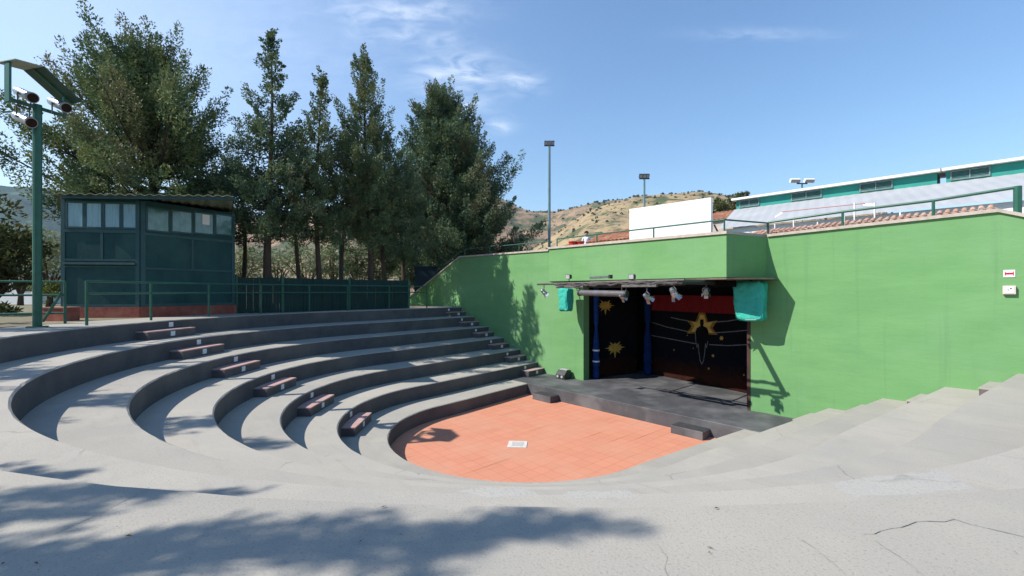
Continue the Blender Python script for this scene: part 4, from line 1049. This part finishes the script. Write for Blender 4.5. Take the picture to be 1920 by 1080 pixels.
# trees beside and behind the photographer: their shade falls across the near terrace
def shade_base(sx, sy, H):
    """foot of a tree of height H whose tip throws its shadow at (sx, sy)"""
    k = H / -LIGHT.z; return (sx - LIGHT.x * k, sy - LIGHT.y * k, 0)
proto = conifer('small upswept conifer beside the near terrace, closest to the camera', shade_base(-1.0, .99, 5.0), 5.0, .9, [(0, .9), (.3, 1.0), (.5, .75), (.65, .55), (.78, .42), (.9, .26), (1, .06)], 100, 121, L_CYP, 'trees beside the near terrace', up=.85, trunk_r=.10, pad=.15, per=46, dens=3.4, ln=(.05, .13), gap=.2, droop=.03, wd=(.015, .03))
for (sx, sy), rz, k, lab in (((-2.16, .10), 1.1, .90, 'small upswept conifer second from the camera beside the near terrace'), ((-3.2, .20), 2.3, .82, 'small upswept conifer third from the camera beside the near terrace'),
                             ((-4.3, -.5), 3.6, .9, 'small upswept conifer fourth from the camera beside the near terrace'),
                             ((-8.6, .7), 2.9, 1.7, 'taller upswept conifer fifth from the camera beside the near terrace'), ((-12.2, .5), 4.0, 1.9, 'tallest upswept conifer farthest along the near terrace')):
    c = copy_tree(proto); c.location = shade_base(sx, sy, 5.0 * k); c.rotation_euler = (0, 0, rz); c.scale = (k, k, k); c['label'] = lab


def bushy(label, base, rx, ry, z0, z1, n_lobes, seed, material, group, name='olive_tree', per=70, trunk=True, ln=(.10, .22), wd=(.04, .07), cat='tree'):
    rng = np.random.default_rng(seed); rnd = random.Random(seed); base = Vector(base)
    t = thing(name, label, cat, tuple(base), group)
    C, D = [], []; m = MB(); h = (z1 - z0) / 2; cz = (z0 + z1) / 2
    for i in range(n_lobes):
        v = rng.normal(size=3); v /= np.linalg.norm(v); v *= rnd.uniform(.25, 1.0) ** .6
        c = np.array([base.x + v[0] * rx * .8, base.y + v[1] * ry * .8, base.z + cz + v[2] * h * .8])
        n = int(per * rnd.uniform(.6, 1.4)); r = rnd.uniform(.22, .42) * min(rx, h)
        p = rng.normal(size=(n, 3)); p /= np.linalg.norm(p, axis=1, keepdims=True); p *= (rng.uniform(.3, 1, (n, 1)) ** .5) * r * np.array([1.15, 1.15, .85])
        C.append(c + p); D.append(p / r + rng.normal(size=(n, 3)) * .6 + np.array([0, 0, .3]))
        if trunk and i % 2 == 0:
            m.tube([base + Vector((0, 0, .3 * z0 + .2)), Vector(((base.x + c[0]) / 2, (base.y + c[1]) / 2, (base.z + z0 + c[2]) / 2)), Vector(c)], [.06, .04, .015], 5, caps=False)
    if trunk:
        m.tube([base, base + Vector((.05, .03, z0 * .5 + .2)), base + Vector((0, 0, z0 + .3))], [.14, .10, .08], 7)
    else:
        m.tube([base, base + Vector((.03, 0, z1 * .5))], [.06, .02], 6)
    m.build('trunk' if trunk else 'stem', M_BARK, t, origin=tuple(base))
    C = np.concatenate(C); D = np.concatenate(D); n = len(C)
    leaf_mesh('crown', C, D, rng.uniform(*ln, n), rng.uniform(*wd, n), rng, material, t, tuple(base))
    return t

OL = [(455, 27, 1.6), (520, 29, 1.5), (575, 26.5, 1.7), (625, 28, 1.4), (672, 30, 1.6), (715, 27, 1.5), (765, 30, 1.8)]
ON = ['just right of the hut', 'behind the spire conifer', 'between the spire and the shortest conifer', 'behind the shortest conifer', 'behind the forked conifer', 'right of the forked conifer', 'at the right end by the dark panel']
for i, (px, d, r) in enumerate(OL):
    b = tb(px, d); bushy(f'grey green olive tree {ON[i]}', tuple(b), r, r, 1.0, 3.7 + .25 * (i % 3), 22, 200 + i, L_OLIVE, 'olive trees beyond the fence', per=75, ln=(.14, .28), wd=(.05, .09))
bushy('dark bushy tree at the left edge beside the lamp pole', tuple(tb(-18, 14.5)), 1.7, 1.7, .4, 3.9, 46, 301, L_BUSH, None, per=120, name='broadleaf_tree', ln=(.12, .24), wd=(.05, .09))
bushy('low shrub at the foot of the left railing', tuple(tb(-12, 10.6)), .75, .6, .05, .62, 16, 302, L_BUSH, None, per=50, name='low_shrub', trunk=False, cat='shrub', ln=(.1, .2), wd=(.04, .06))
bushy('pale olive tree seen between lamp pole and hut', tuple(tb(92, 21)), 1.4, 1.4, .9, 3.6, 20, 303, L_OLIVE, None, per=80, ln=(.14, .26), wd=(.05, .08))
bushy('yellow green shrub low between lamp pole and hut', tuple(tb(98, 17.5)), .8, .8, .2, 1.25, 14, 304, leaf_mat('lime_leaves', (.16, .19, .04), (.11, .15, .04), (.22, .2, .06), 1), None, per=50, name='low_shrub', trunk=False, cat='shrub')
bushy('grey olive tree behind the bushy tree at left', tuple(tb(38, 24)), 1.6, 1.6, .9, 4.3, 22, 305, L_OLIVE, None, per=80, ln=(.14, .26), wd=(.05, .08))
for px, d, h, lab, s in ((1352, 40, 9.3, 'leafy green tree rising behind the white board', 311), (1385, 42, 10.3, 'taller tree with a ragged top beside the long hall', 312)):
    b = tb(px, d); bushy(lab, tuple(b), 1.6, 1.6, 5.5, h, 24, s, L_BUSH, None, per=80, name='broadleaf_tree', ln=(.25, .5), wd=(.1, .16))

# dark fence, panel and odds and ends behind the seating
fence = thing('board_fence', 'dark green boarded fence behind the top tier', 'fence', tuple(tb(600, 19)))
M_FENCE = mat('dark_green_board', (.012, .045, .038), (.008, .03, .026), 2.5, .7, .2, 20, stretch=(6, 6, .6))
fa = [tb(443, 15.4), tb(530, 15.95), tb(655, 18.2), tb(766, 20.0)]
for i in range(3):
    a, b = fa[i], fa[i + 1]; d = (b - a).normalized(); n = Vector((-d.y, d.x, 0)); m = MB()
    k = 14; 
    for j in range(k):
        p, q = a.lerp(b, j / k) + n * (.012 if j % 2 else 0), a.lerp(b, (j + .96) / k) + n * (.012 if j % 2 else 0)
        m.hexa([(p.x, p.y, 0), (q.x, q.y, 0), (q.x + n.x * .025, q.y + n.y * .025, 0), (p.x + n.x * .025, p.y + n.y * .025, 0), (p.x, p.y, 1.22), (q.x, q.y, 1.22), (q.x + n.x * .025, q.y + n.y * .025, 1.22), (p.x + n.x * .025, p.y + n.y * .025, 1.22)])
    m.build('fence_panel', M_FENCE, fence)
for p in fa:
    m = MB(); m.tube([p, (p.x, p.y, 1.3)], .05, 8); m.build('post', M_RAIL, fence)
t = thing('equipment_cabinet', 'dark blue green cabinet behind the sloping end of the green wall', 'cabinet', tuple(tb(805, 25.6)))
p = tb(806, 25.6); m = MB(); m.obox((p.x, p.y, 1.06), CW(1, 0, 0), CW(0, 1, 0), (0, 0, 1), .78, .4, 1.06); m.build('body', mat('cabinet_blue', (.012, .035, .055), (.01, .028, .045), 3, .5), t)
m = MB(); m.obox((p.x, p.y, 2.15), CW(1, 0, 0), CW(0, 1, 0), (0, 0, 1), .84, .46, .03); m.build('lid', M_HUTFRAME, t)
p = tb(637, 21); t = thing('green_pole', 'thin green steel pole standing among the conifer trunks', 'pole', tuple(p)); m = MB(); m.tube([p, (p.x, p.y, 4.2)], .055, 10); m.build('shaft', M_RAIL, t); m = MB(); m.tube([(p.x, p.y, 4.2), (p.x, p.y, 4.26)], .07, 10); m.build('cap', M_RAIL, t)
p = tb(828, 27); t = thing('globe_lamp', 'pale globe lamp in the dark under the dense conifer', 'lamp', tuple(p)); m = MB(); m.tube([p, (p.x, p.y, 2.9)], .04, 8); m.build('post', M_RAIL, t); m = MB(); m.blob((p.x, p.y, 3.12), (.24, .24, .26), 14, 9); m.build('globe', M_WHITE, t, smooth=True)
for i, (px, d, w, lab) in enumerate(((556, 34, .5, 'white garden table far behind the olive trees'), (676, 36, .9, 'longer white table between the trunks far behind'))):
    p = tb(px, d); t = thing('garden_table', lab, 'table', tuple(p), 'white tables beyond the olive trees')
    m = MB(); m.obox((p.x, p.y, 1.0), CW(1, 0, 0), CW(0, 1, 0), (0, 0, 1), w, .4, .04); m.build('tabletop', M_WHITE, t)
    for a, b in ((-1, -1), (1, -1), (1, 1), (-1, 1)):
        q = p + CW(a * w * .85, b * .3, 0); m = MB(); m.tube([q, (q.x, q.y, .96)], .04, 6); m.build('leg', M_WHITE, t)
# pale low house wall seen under the bushy tree
p = tb(48, 27); t = thing('white_outbuilding', 'low white building glimpsed between the bush and lamp pole', 'outbuilding', tuple(p))
m = MB(); m.obox((p.x, p.y, .75), CW(1, 0, 0), CW(0, 1, 0), (0, 0, 1), 1.5, 1, .75); m.build('wall', M_WHITE, t); m = MB(); m.obox((p.x, p.y, 1.55), CW(1, 0, 0), CW(0, 1, 0), (0, 0, 1), 1.65, 1.15, .05); m.build('roof', M_TILE, t); m = MB(); q = p + CW(1.0, -1.01, .9); m.obox(q, CW(1, 0, 0), CW(0, 1, 0), (0, 0, 1), .25, .02, .15); m.build('window', M_BLACK, t)

# ------------------------------------------------------------------ terrace: board, hall, lamps, person
t = thing('white_board_wall', 'large blank white screen wall on the terrace behind the balcony', 'screen wall', (-8.65, 16, 2.0))
m = MB(); m.hexa([(-10.3, 16, 2.0), (-7.0, 16, 2.0), (-7.0, 16.15, 2.0), (-10.3, 16.15, 2.0), (-10.3, 16, 4.07), (-7.0, 16, 4.05), (-7.0, 16.15, 4.05), (-10.3, 16.15, 4.07)]); m.build('board', M_WHITE, t)
m = MB(); m.tube([(-6.97, 16.2, 3.1), (-6.7, 16.9, 2.0)], .03, 6); m.build('brace', M_STEEL, t)

hall = thing('sports_hall', 'long white roofed hall with a teal clerestory on the right', 'hall', (-1, 20, 2.0))
HX0, HX1 = -7.75, 9.0
m = MB(); nx = 110; yE, zE, yR, zR = 14.55, 2.72, 20.0, 4.20
dx = (HX1 - HX0) / nx
for i in range(nx):
    x0, x1 = HX0 + i * dx, HX0 + (i + 1) * dx; a0, a1 = .010 * (i % 2), .010 * ((i + 1) % 2)
    e0, e1 = -6.15 + (x0 - HX0) * (HX1 + 6.15) / (HX1 - HX0), -6.15 + (x1 - HX0) * (HX1 + 6.15) / (HX1 - HX0)
    m.face([(e0, yE, zE + a0), (e1, yE, zE + a1), (x1, yR, zR + a1), (x0, yR, zR + a0)])
m.build('roof_slope', M_ROOFWHITE, hall, recalc=False)
m = MB(); m.box(-6.0, HX1, yE + .15, yE + .3, 2.0, zE - .02); m.prism([(-6.0, yE + .3, 2.0), (-5.9, yE + .3, 2.0), (-7.5, yR, 2.0), (-7.6, yR, 2.0)], (0, 0, zE - 2.02)); m.build('wall', M_WHITE, hall)
def clerestory(x0, x1, wins):
    m = MB(); m.box(x0, x1, yR - .0, yR + 1.1, 3.9, 4.56); c = m.build('clerestory', M_TEALWALL, hall)
    m = MB(); m.prism([(x0 - .12, yR - .22, 4.565), (x0 - .12, yR + 1.3, 4.60), (x0 - .12, yR + 1.3, 4.68), (x0 - .12, yR - .22, 4.645)], (x1 - x0 + .24, 0, 0)); m.build('roof', M_WHITE, c)
    for a, b in wins:
        m = MB(); m.box(a, b, yR - .03, yR - .002, 4.27, 4.53); f = m.build('window', mat('win_frame', (.20, .27, .26), (.15, .2, .2), 8, .5), c) if False else None
        m = MB()
        for x0_, x1_, z0_, z1_ in ((a, b, 4.25, 4.275), (a, b, 4.515, 4.54), (a, a + .03, 4.275, 4.515), (b - .03, b, 4.275, 4.515), ((a + b) / 2 - .012, (a + b) / 2 + .012, 4.275, 4.515)): m.box(x0_, x1_, yR - .04, yR - .002, z0_, z1_)
        f = m.build('window', mat('win_frame', (.22, .29, .28), (.15, .2, .2), 8, .5), c)
        m = MB()
        for k in range(5):
            z = 4.285 + k * .048; m.hexa([(a + .03, yR - .028, z), (b - .03, yR - .028, z), (b - .03, yR - .006, z + .035), (a + .03, yR - .006, z + .035), (a + .03, yR - .024, z + .006), (b - .03, yR - .024, z + .006), (b - .03, yR - .003, z + .042), (a + .03, yR - .003, z + .042)])
        m.build('louvre', M_LOUVRE, f)
X = lambda px, py: onY(px, py, 20).x
clerestory(-7.68, X(1757, 330), [(X(1387, 383), X(1424, 380)), (X(1484, 370), X(1541, 365)), (X(1612, 352), X(1674, 345))])
clerestory(X(1774, 325), HX1, [(X(1782, 328), X(1857, 318)), (X(1960, 310), X(2040, 300))])

# tiled roof of a low building left of the white board, another right of it
def tiled_house(label, x0, x1, y0, y1, z0, z1, zg, wall=True):
    t = thing('tiled_house', label, 'building', ((x0 + x1) / 2, y0, zg), 'low tiled buildings on the terrace')
    m = MB(); sl = Vector((0, y1 - y0, z1 - z0)); n = int((x1 - x0) / .2); rows = max(1, int(sl.length / .36))
    barrel_tiles(m, (x0, y0, z0), (1, 0, 0), sl, n, .2, sl.length / rows, rows, .085, random.Random(int(x0 * 10) % 97))
    m.face([(x0, y0, z0), (x1, y0, z0), (x1, y1, z1), (x0, y1, z1)])
    m.build('roof', M_TILE, t, recalc=False)
    m = MB(); m.box(x0 + .1, x1 - .1, y0 + .12, y1, zg, z0 - .02); m.build('wall', M_COPING, t)
tiled_house('low terracotta tiled roof left of the white board', -13.0, -10.36, 16.6, 18.4, 2.93, 3.62, 2.0)
tiled_house('steeper terracotta tiled roof between white board and hall', -9.9, -7.95, 20.5, 23.5, 3.9, 4.75, 2.0)

# white net frame lying by the tiles
t = thing('net_frame', 'white framed net with a reddish top tape behind the tiles', 'net', (-2.9, 14.0, 2.3))
Yn = 14.15
A, B = onY(1404, 410, Yn), onY(1640, 380, Yn)
m = MB(); m.tube([onY(1466, 397, Yn), onY(1622, 381, Yn)], .014, 6); m.build('tape', mat('net_tape', (.50, .28, .25), (.4, .25, .22), 10, .7), t)
for (x0, y0), (x1, y1) in (((1453, 405), (1468, 396)), ((1618, 381), (1640, 382))):
    m = MB(); P, Q = onY(x0, y0, Yn), onY(x1, y1, Yn); m.prism([P, (P.x, P.y, P.z - .06), (Q.x, Q.y, Q.z - .05), Q], (0, .02, 0)); m.build('corner_plate', M_WHITE, t)
for px, y0, y1 in ((1453, 436, 420), (1488, 432, 412), (1533, 428, 416), (1583, 418, 403), (1602, 418, 380), (1640, 412, 380), (1688, 408, 398)):
    P, Q = onY(px, y0, Yn), onY(px, y1, Yn); m = MB(); m.tube([(P.x, Yn, 2.2), (P.x, Yn, Q.z)], .018, 6); m.build('post', M_WHITE, t)

# floodlight masts beyond
def mast(px, d, ytop, label, rad, double=False, white=False, zb=-.003):
    p = tb(px, d); top = at(px, ytop, d); t = thing('floodlight_mast', label, 'floodlight mast', (p.x, p.y, zb), 'floodlight masts beyond the wall')
    k = d / 32
    m = MB(); m.tube([(p.x, p.y, zb), (p.x, p.y, top.z - .1 * k)], [rad * 1.25, rad], 10); m.build('pole', mat('mast_grey', (.16, .25, .27), (.12, .2, .22), 3, .5), t)
    r_, f_ = CW(1, 0, 0), CW(0, 1, 0)
    m = MB(); m.obox((p.x, p.y, top.z - .08 * k), r_, f_, UZ, .36 * k, .04, .035 * k); m.build('crossbar', M_BLACK, t)
    for s in ((-.24, 0, .24) if not double else (-.5, .5)):
        c = Vector((p.x, p.y, top.z + .12 * k)) + r_ * s * k
        m = MB(); w = (.11 if not double else .34) * k; h = .13 * k
        m.obox(c, r_, (f_ * .8 + UZ * .55).normalized(), (UZ * .8 - f_ * .55).normalized(), w, .09 * k, h); l = m.build('floodlight', M_WHITE if white else M_BLACK, t)
        m = MB(); m.obox(c - (f_ * .8 + UZ * .55).normalized() * .095 * k, r_, (f_ * .8 + UZ * .55).normalized(), (UZ * .8 - f_ * .55).normalized(), w * .86, .004, h * .86); m.build('glass', mat('flood_glass', (.42, .42, .43)), l)
        if s == 0 or double: 
            m = MB(); m.tube([(c.x, c.y, c.z - .02), (c.x - r_.x * s * k * .5, c.y - r_.y * s * k * .5, top.z - .08 * k)], .03 * k, 6); m.build('bracket', M_BLACK, t)
mast(1030, 32, 271, 'tall thin floodlight mast right of the dense conifer', .085)
mast(1208, 45, 333, 'second, shorter looking floodlight mast above the white board', .10)
mast(1504, 36, 342, 'pair of white floodlights on a mast behind the hall', .06, True, True)

# red tubs, a small palm and the person on the terrace
for px, lab in ((1074, 'left one of the red plastic tubs behind the coping'), (1088, 'right one of the red plastic tubs next to the person')):
    p = at(px, 470, 22.0); t = thing('red_tub', lab, 'tub', (p.x, p.y, 2.0), 'red tubs on the terrace')
    m = MB(); m.tube([(p.x, p.y, 2.0), (p.x, p.y, 2.1), (p.x, p.y, 3.1)], [.13, .15, .19], 14); m.build('body', M_RED, t, smooth=False); m = MB(); m.tube([(p.x, p.y, 3.1), (p.x, p.y, 3.15)], .215, 14); m.build('lid', M_RED, t)
p = at(1078, 470, 26.0); t = thing('small_palm', 'small yellow green palm behind the red tubs', 'palm', (p.x, p.y, 2.0))
m = MB(); m.tube([(p.x, p.y, 2.0), (p.x + .03, p.y, 3.3)], [.09, .06], 8); m.build('trunk', M_BARK, t)
m = MB(); rnd = random.Random(4)
for k in range(22):
    az = k * 2.4; el = rnd.uniform(-.1, 1.1); L_ = rnd.uniform(.5, .8); P = []
    for j in range(5):
        s = j / 4; P.append(Vector((p.x + .03, p.y, 3.3)) + Vector((math.cos(az) * math.cos(el), math.sin(az) * math.cos(el), math.sin(el))) * L_ * s + Vector((0, 0, -.45 * L_ * s * s)))
    for j in range(4):
        sd = Vector((-math.sin(az), math.cos(az), 0)) * (.10 * (1 - abs(j - 1.2) / 4)); sd2 = Vector((-math.sin(az), math.cos(az), 0)) * (.10 * (1 - abs(j - .2) / 4))
        m.face([P[j] - sd, P[j] + sd, P[j + 1] + sd2, P[j + 1] - sd2])
m.build('crown', leaf_mat('palm_leaves', (.16, .18, .04), (.10, .13, .04), (.24, .21, .07), 1.2), t, recalc=False)

def person():
    p = at(1100, 470, 23.0); ox, oy, oz = p.x, p.y, 2.0
    ob = None
    r = CW(1, 0, 0); f = CW(0, -1, 0)                 # r: photo right, f: towards the camera
    def W(x, y, z): return Vector((ox, oy, oz)) + r * x + f * y + Vector((0, 0, z))
    J = {'pelvis': (W(0, 0, .95), .15), 'waist': (W(0, 0, 1.1), .135), 'chest': (W(0, .01, 1.32), .155), 'neck0': (W(0, 0, 1.46), .075), 'neck': (W(0, .02, 1.52), .055), 'head': (W(-.01, .05, 1.64), .098), 'crown': (W(-.01, .04, 1.72), .085)}
    E_ = [('pelvis', 'waist'), ('waist', 'chest'), ('chest', 'neck0'), ('neck0', 'neck'), ('neck', 'head'), ('head', 'crown')]
    for s, n in ((-1, 'l'), (1, 'r')):
        J['sh' + n] = (W(.18 * s, 0, 1.42), .062); J['el' + n] = (W(.25 * s, -.02, 1.14), .045); J['wr' + n] = (W(.20 * s, .2, 1.0), .032); J['ha' + n] = (W(.17 * s, .28, .99), .036)
        J['hip' + n] = (W(.10 * s, 0, .88), .095); J['kn' + n] = (W(.11 * s, .02, .49), .06); J['an' + n] = (W(.12 * s, 0, .09), .042); J['to' + n] = (W(.13 * s, .17, .035), .035)
        E_ += [('neck0', 'sh' + n), ('sh' + n, 'el' + n), ('el' + n, 'wr' + n), ('wr' + n, 'ha' + n), ('pelvis', 'hip' + n), ('hip' + n, 'kn' + n), ('kn' + n, 'an' + n), ('an' + n, 'to' + n)]
        for q in range(5):
            a = (q - 2) * .011; kk = f'f{n}{q}'; kn = f'g{n}{q}'
            d = .06 + (.012 if q in (1, 2, 3) else 0); side = -s * .03 if q == 4 else 0
            J[kk] = (W(.17 * s + a * 1.6 + side, .28 + d * .55, .985), .011); J[kn] = (W(.17 * s + a * 1.7 + side * 1.3, .28 + d, .97), .009)
            E_ += [('ha' + n, kk), (kk, kn)]
    names = list(J); idx = {n: i for i, n in enumerate(names)}
    me = bpy.data.meshes.new('person'); org = Vector((ox, oy, oz))
    me.from_pydata([tuple(J[n][0] - org) for n in names], [(idx[a], idx[b]) for a, b in E_], [])
    ob = bpy.data.objects.new('person', me); col.objects.link(ob); ob.location = org
    sk = ob.modifiers.new('skin', 'SKIN'); ob.modifiers.new('sub', 'SUBSURF').levels = 2
    for i, n in enumerate(names):
        v = me.skin_vertices[0].data[i]; v.radius = (J[n][1], J[n][1]); v.use_root = (n == 'pelvis')
    dg = bpy.context.evaluated_depsgraph_get(); em = bpy.data.meshes.new_from_object(ob.evaluated_get(dg)); ob.modifiers.clear(); ob.data = em; em.name = 'person'
    skin = mat('skin', (.42, .24, .17), (.36, .20, .14), 8, .6); shirt = mat('white_shirt', (.74, .74, .78), (.64, .64, .70), 5, .8); trousers = mat('dark_trousers', (.05, .055, .07)); shoe = M_BLACK
    for x in (skin, shirt, trousers, shoe): em.materials.append(x)
    for pl_ in em.polygons:
        c = pl_.center; pl_.use_smooth = True
        arm = abs(c.x * r.x + c.y * r.y) > .16 and .9 < c.z < 1.2
        lowarm = (c.x * f.x + c.y * f.y) > .10 and .9 < c.z < 1.12
        pl_.material_index = 0 if (c.z > 1.49 or lowarm) else 1 if (c.z > .98 or arm) else 2 if c.z > .08 else 3
    tag(ob, 'person in a white shirt standing at the terrace edge by the red tubs', 'person')
    m = MB(); c = W(-.01, .015, 1.70)
    m.blob(c, (.112, .115, .105), 14, 9); h = m.build('hair', mat('dark_hair', (.02, .014, .01)), ob, smooth=True, origin=tuple(c))
    m = MB()
    for s in (-1, 1): m.blob(W(-.01 + .035 * s, .143, 1.655), (.012, .012, .009), 8, 5)
    m.build('eyes', M_BLACK, ob, origin=tuple(org)); m = MB(); m.blob(W(-.01, .155, 1.625), (.014, .02, .022), 8, 5); m.build('nose', skin, ob, origin=tuple(org))
    m = MB(); m.obox(W(-.01, .145, 1.585), r, f, UZ, .024, .008, .006); m.build('mouth', mat('lips', (.3, .1, .09)), ob, origin=tuple(org))
person()

# ------------------------------------------------------------------ hills
def fbm_grid(shape, rng, base=4, octs=6, pers=.55):
    h = np.zeros(shape); amp = 1; tot = 0
    for o in range(octs):
        n = (base * 2 ** o + 2, base * 2 ** o + 2); g = rng.normal(size=n)
        yy = np.linspace(0, n[0] - 1.001, shape[0]); xx = np.linspace(0, n[1] - 1.001, shape[1])
        y0 = yy.astype(int); x0 = xx.astype(int); fy = (yy - y0)[:, None]; fx = (xx - x0)[None]
        fy = fy * fy * (3 - 2 * fy); fx = fx * fx * (3 - 2 * fx)
        a = g[np.ix_(y0, x0)]; b = g[np.ix_(y0, x0 + 1)]; c = g[np.ix_(y0 + 1, x0)]; d = g[np.ix_(y0 + 1, x0 + 1)]
        h += amp * (a * (1 - fy) * (1 - fx) + b * (1 - fy) * fx + c * fy * (1 - fx) + d * fy * fx); tot += amp; amp *= pers
    return h / tot


def hill(name, sky_px, D, front, back_, seed, material, rough, nphi=260, nr=90):
    """a ridge D metres off whose crest follows the surveyed skyline; slopes down to the plain in front and behind"""
    rng = np.random.default_rng(seed)
    xs = [p[0] for p in sky_px]; ys = [p[1] for p in sky_px]
    X_ = np.linspace(xs[0], xs[-1], nphi); Hc = np.interp(X_, xs, ys)
    q = np.linspace(-1, 1, nr); noise = fbm_grid((nr, nphi), rng)
    V = []
    for j, s in enumerate(q):
        d = D + (s * front if s < 0 else s * back_)
        env = max(0.0, 1 - abs(s)) ** .85 if s < 0 else max(0.0, 1 - abs(s)) ** 1.2
        for i, px in enumerate(X_):
            u = (px - 960) / FPX
            hh = (546 - Hc[i]) / FPX * D
            z = EYE + hh * env + noise[j, i] * rough * hh * (1 - max(0., env - .75) * 3.0) * (min(1, env * 3))
            if s < 0: z = min(z, EYE + (hh * .985) * d / D + .0)
            w = CW(u * d, d, 0); V.append((w.x, w.y, max(z, -2.0) if abs(s) < 1 else -3.0))
    F_ = [(j * nphi + i, j * nphi + i + 1, (j + 1) * nphi + i + 1, (j + 1) * nphi + i) for j in range(nr - 1) for i in range(nphi - 1)]
    me = bpy.data.meshes.new(name); me.from_pydata(V, [], F_); me.materials.append(material)
    me.polygons.foreach_set('use_smooth', [True] * len(F_)); me.update()
    ob = bpy.data.objects.new(name, me); col.objects.link(ob); tag(ob, kind='structure')
    return np.array(V).reshape(nr, nphi, 3)


def hill_mat(name, dry, dry2, green, s, gthr):
    m, nt, b = nodes_of(name); N, L = nt.nodes, nt.links
    geo = N.new('ShaderNodeNewGeometry')
    def ns(sc_, d, rgh=.65):
        n = N.new('ShaderNodeTexNoise'); n.inputs['Scale'].default_value = sc_; n.inputs['Detail'].default_value = d; n.inputs['Roughness'].default_value = rgh; L.new(geo.outputs['Position'], n.inputs['Vector']); return n.outputs['Fac']
    def rg(v, a, c):
        r = N.new('ShaderNodeMapRange'); r.inputs['From Min'].default_value = a; r.inputs['From Max'].default_value = c; L.new(v, r.inputs['Value']); return r.outputs[0]
    def mx(A, B, f):
        x = N.new('ShaderNodeMix'); x.data_type = 'RGBA'
        for k, v in (('A', A), ('B', B)):
            if isinstance(v, tuple): x.inputs[k].default_value = (*v, 1)
            else: L.new(v, x.inputs[k])
        L.new(f, x.inputs['Factor']); return x.outputs['Result']
    c = mx(dry, dry2, rg(ns(s * 2, 8), .4, .62)); c = mx(c, green, rg(ns(s, 10, .7), gthr, gthr + .07)); c = mx(c, tuple(v * .7 for v in green), rg(ns(s * 9, 6), .56, .62))
    L.new(c, b.inputs['Base Color']); b.inputs['Roughness'].default_value = 1; b.inputs['Specular IOR Level'].default_value = 0
    return m

VA = hill('hills', [(990, 470), (1020, 452), (1044, 433), (1071, 411), (1102, 392), (1150, 377), (1192, 366), (1235, 362), (1283, 359), (1313, 356), (1345, 360), (1400, 372), (1500, 385), (1700, 400), (2000, 420)], 620, 330, 260, 1,
          hill_mat('golden_hill', (.36, .27, .155), (.28, .205, .13), (.10, .115, .06), .018, .525), .16)
VB = hill('hills', [(300, 440), (380, 415), (450, 402), (540, 396), (620, 385), (720, 365), (800, 352), (880, 352), (925, 362), (950, 375), (975, 388), (1000, 396), (1040, 397), (1055, 393), (1085, 386), (1111, 378), (1150, 373), (1250, 368), (1400, 380)], 1000, 480, 380, 2,
          hill_mat('brown_hill', (.31, .215, .14), (.235, .165, .115), (.095, .11, .065), .012, .49), .18)
VC = hill('hills', [(-500, 380), (-250, 362), (-100, 350), (0, 347), (50, 350), (100, 356), (180, 372), (260, 392), (380, 420)], 2600, 1100, 900, 3,
          hill_mat('wooded_hill', (.085, .115, .07), (.06, .085, .055), (.035, .06, .04), .006, .40), .12)
# scrub and trees dotted over the hills
rng = np.random.default_rng(9)
C, Dd, Ln, Wd = [], [], [], []
for V, n, q0, sz in ((VA, 560, 24, 1.7), (VB, 520, 20, 2.6)):
    nr, nphi, _ = V.shape
    for k in range(n):
        j = int(rng.integers(q0, nr // 2 + 2)) if k > n * .45 else nr // 2 - int(rng.integers(0, 4)); i = int(rng.integers(1, nphi - 1)); p = V[j, i]
        if p[2] < 3: continue
        s = sz * rng.uniform(.5, 1.3); mm = 26
        off = rng.normal(size=(mm, 3)); off /= np.linalg.norm(off, axis=1, keepdims=True); off *= np.array([1, 1, .8]) * s * .7
        C.append(p + off + np.array([0, 0, s * .45])); Dd.append(rng.normal(size=(mm, 3))); Ln.append(np.full(mm, s * .9)); Wd.append(np.full(mm, s * .7))
hs = thing('hillside_scrub', None, None); hs['kind'] = 'stuff'
o = leaf_mesh('hillside_scrub', np.concatenate(C), np.concatenate(Dd), np.concatenate(Ln), np.concatenate(Wd), rng, leaf_mat('scrub_leaves', (.05, .07, .035), (.075, .09, .045), (.09, .09, .05), .02), hs, (0, 0, 0))
o.parent = None; bpy.data.objects.remove(hs); o.name = 'hillside_scrub'; o['kind'] = 'stuff'

# loose bits: small dry leaves near the camera
m = MB(); rnd = random.Random(12)
for k in range(16):
    px, py = rnd.uniform(-50, 1950), rnd.uniform(945, 1079)
    p = onZ(px, py, .006); a = rnd.uniform(0, 6.28); s = rnd.uniform(.002, .006)
    m.face([(p.x + math.cos(a) * s * 2, p.y + math.sin(a) * s * 2, .004), (p.x - math.sin(a) * s * .6, p.y + math.cos(a) * s * .6, .008), (p.x - math.cos(a) * s * 2, p.y - math.sin(a) * s * 2, .005), (p.x + math.sin(a) * s * .6, p.y - math.cos(a) * s * .6, .006)])
tag(m.build('leaf_litter', mat('dry_leaf', (.16, .10, .05), (.09, .06, .035), 30), recalc=False), kind='stuff')

# ------------------------------------------------------------------ air between the terrace and the far hills
m = MB(); m.box(-4200, 1500, -300, 4200, -5, 760)
hz = m.build('haze', bpy.data.materials.new('haze_air')); tag(hz, kind='stuff')
hm = hz.data.materials[0]; hm.use_nodes = True; nt = hm.node_tree; nt.nodes.clear()
ho = nt.nodes.new('ShaderNodeOutputMaterial'); pv = nt.nodes.new('ShaderNodeVolumePrincipled')
pv.inputs['Color'].default_value = (.62, .78, 1.0, 1); pv.inputs['Density'].default_value = .00007; pv.inputs['Anisotropy'].default_value = .1
nt.links.new(pv.outputs[0], ho.inputs['Volume'])
scene.cycles.volume_bounces = 0
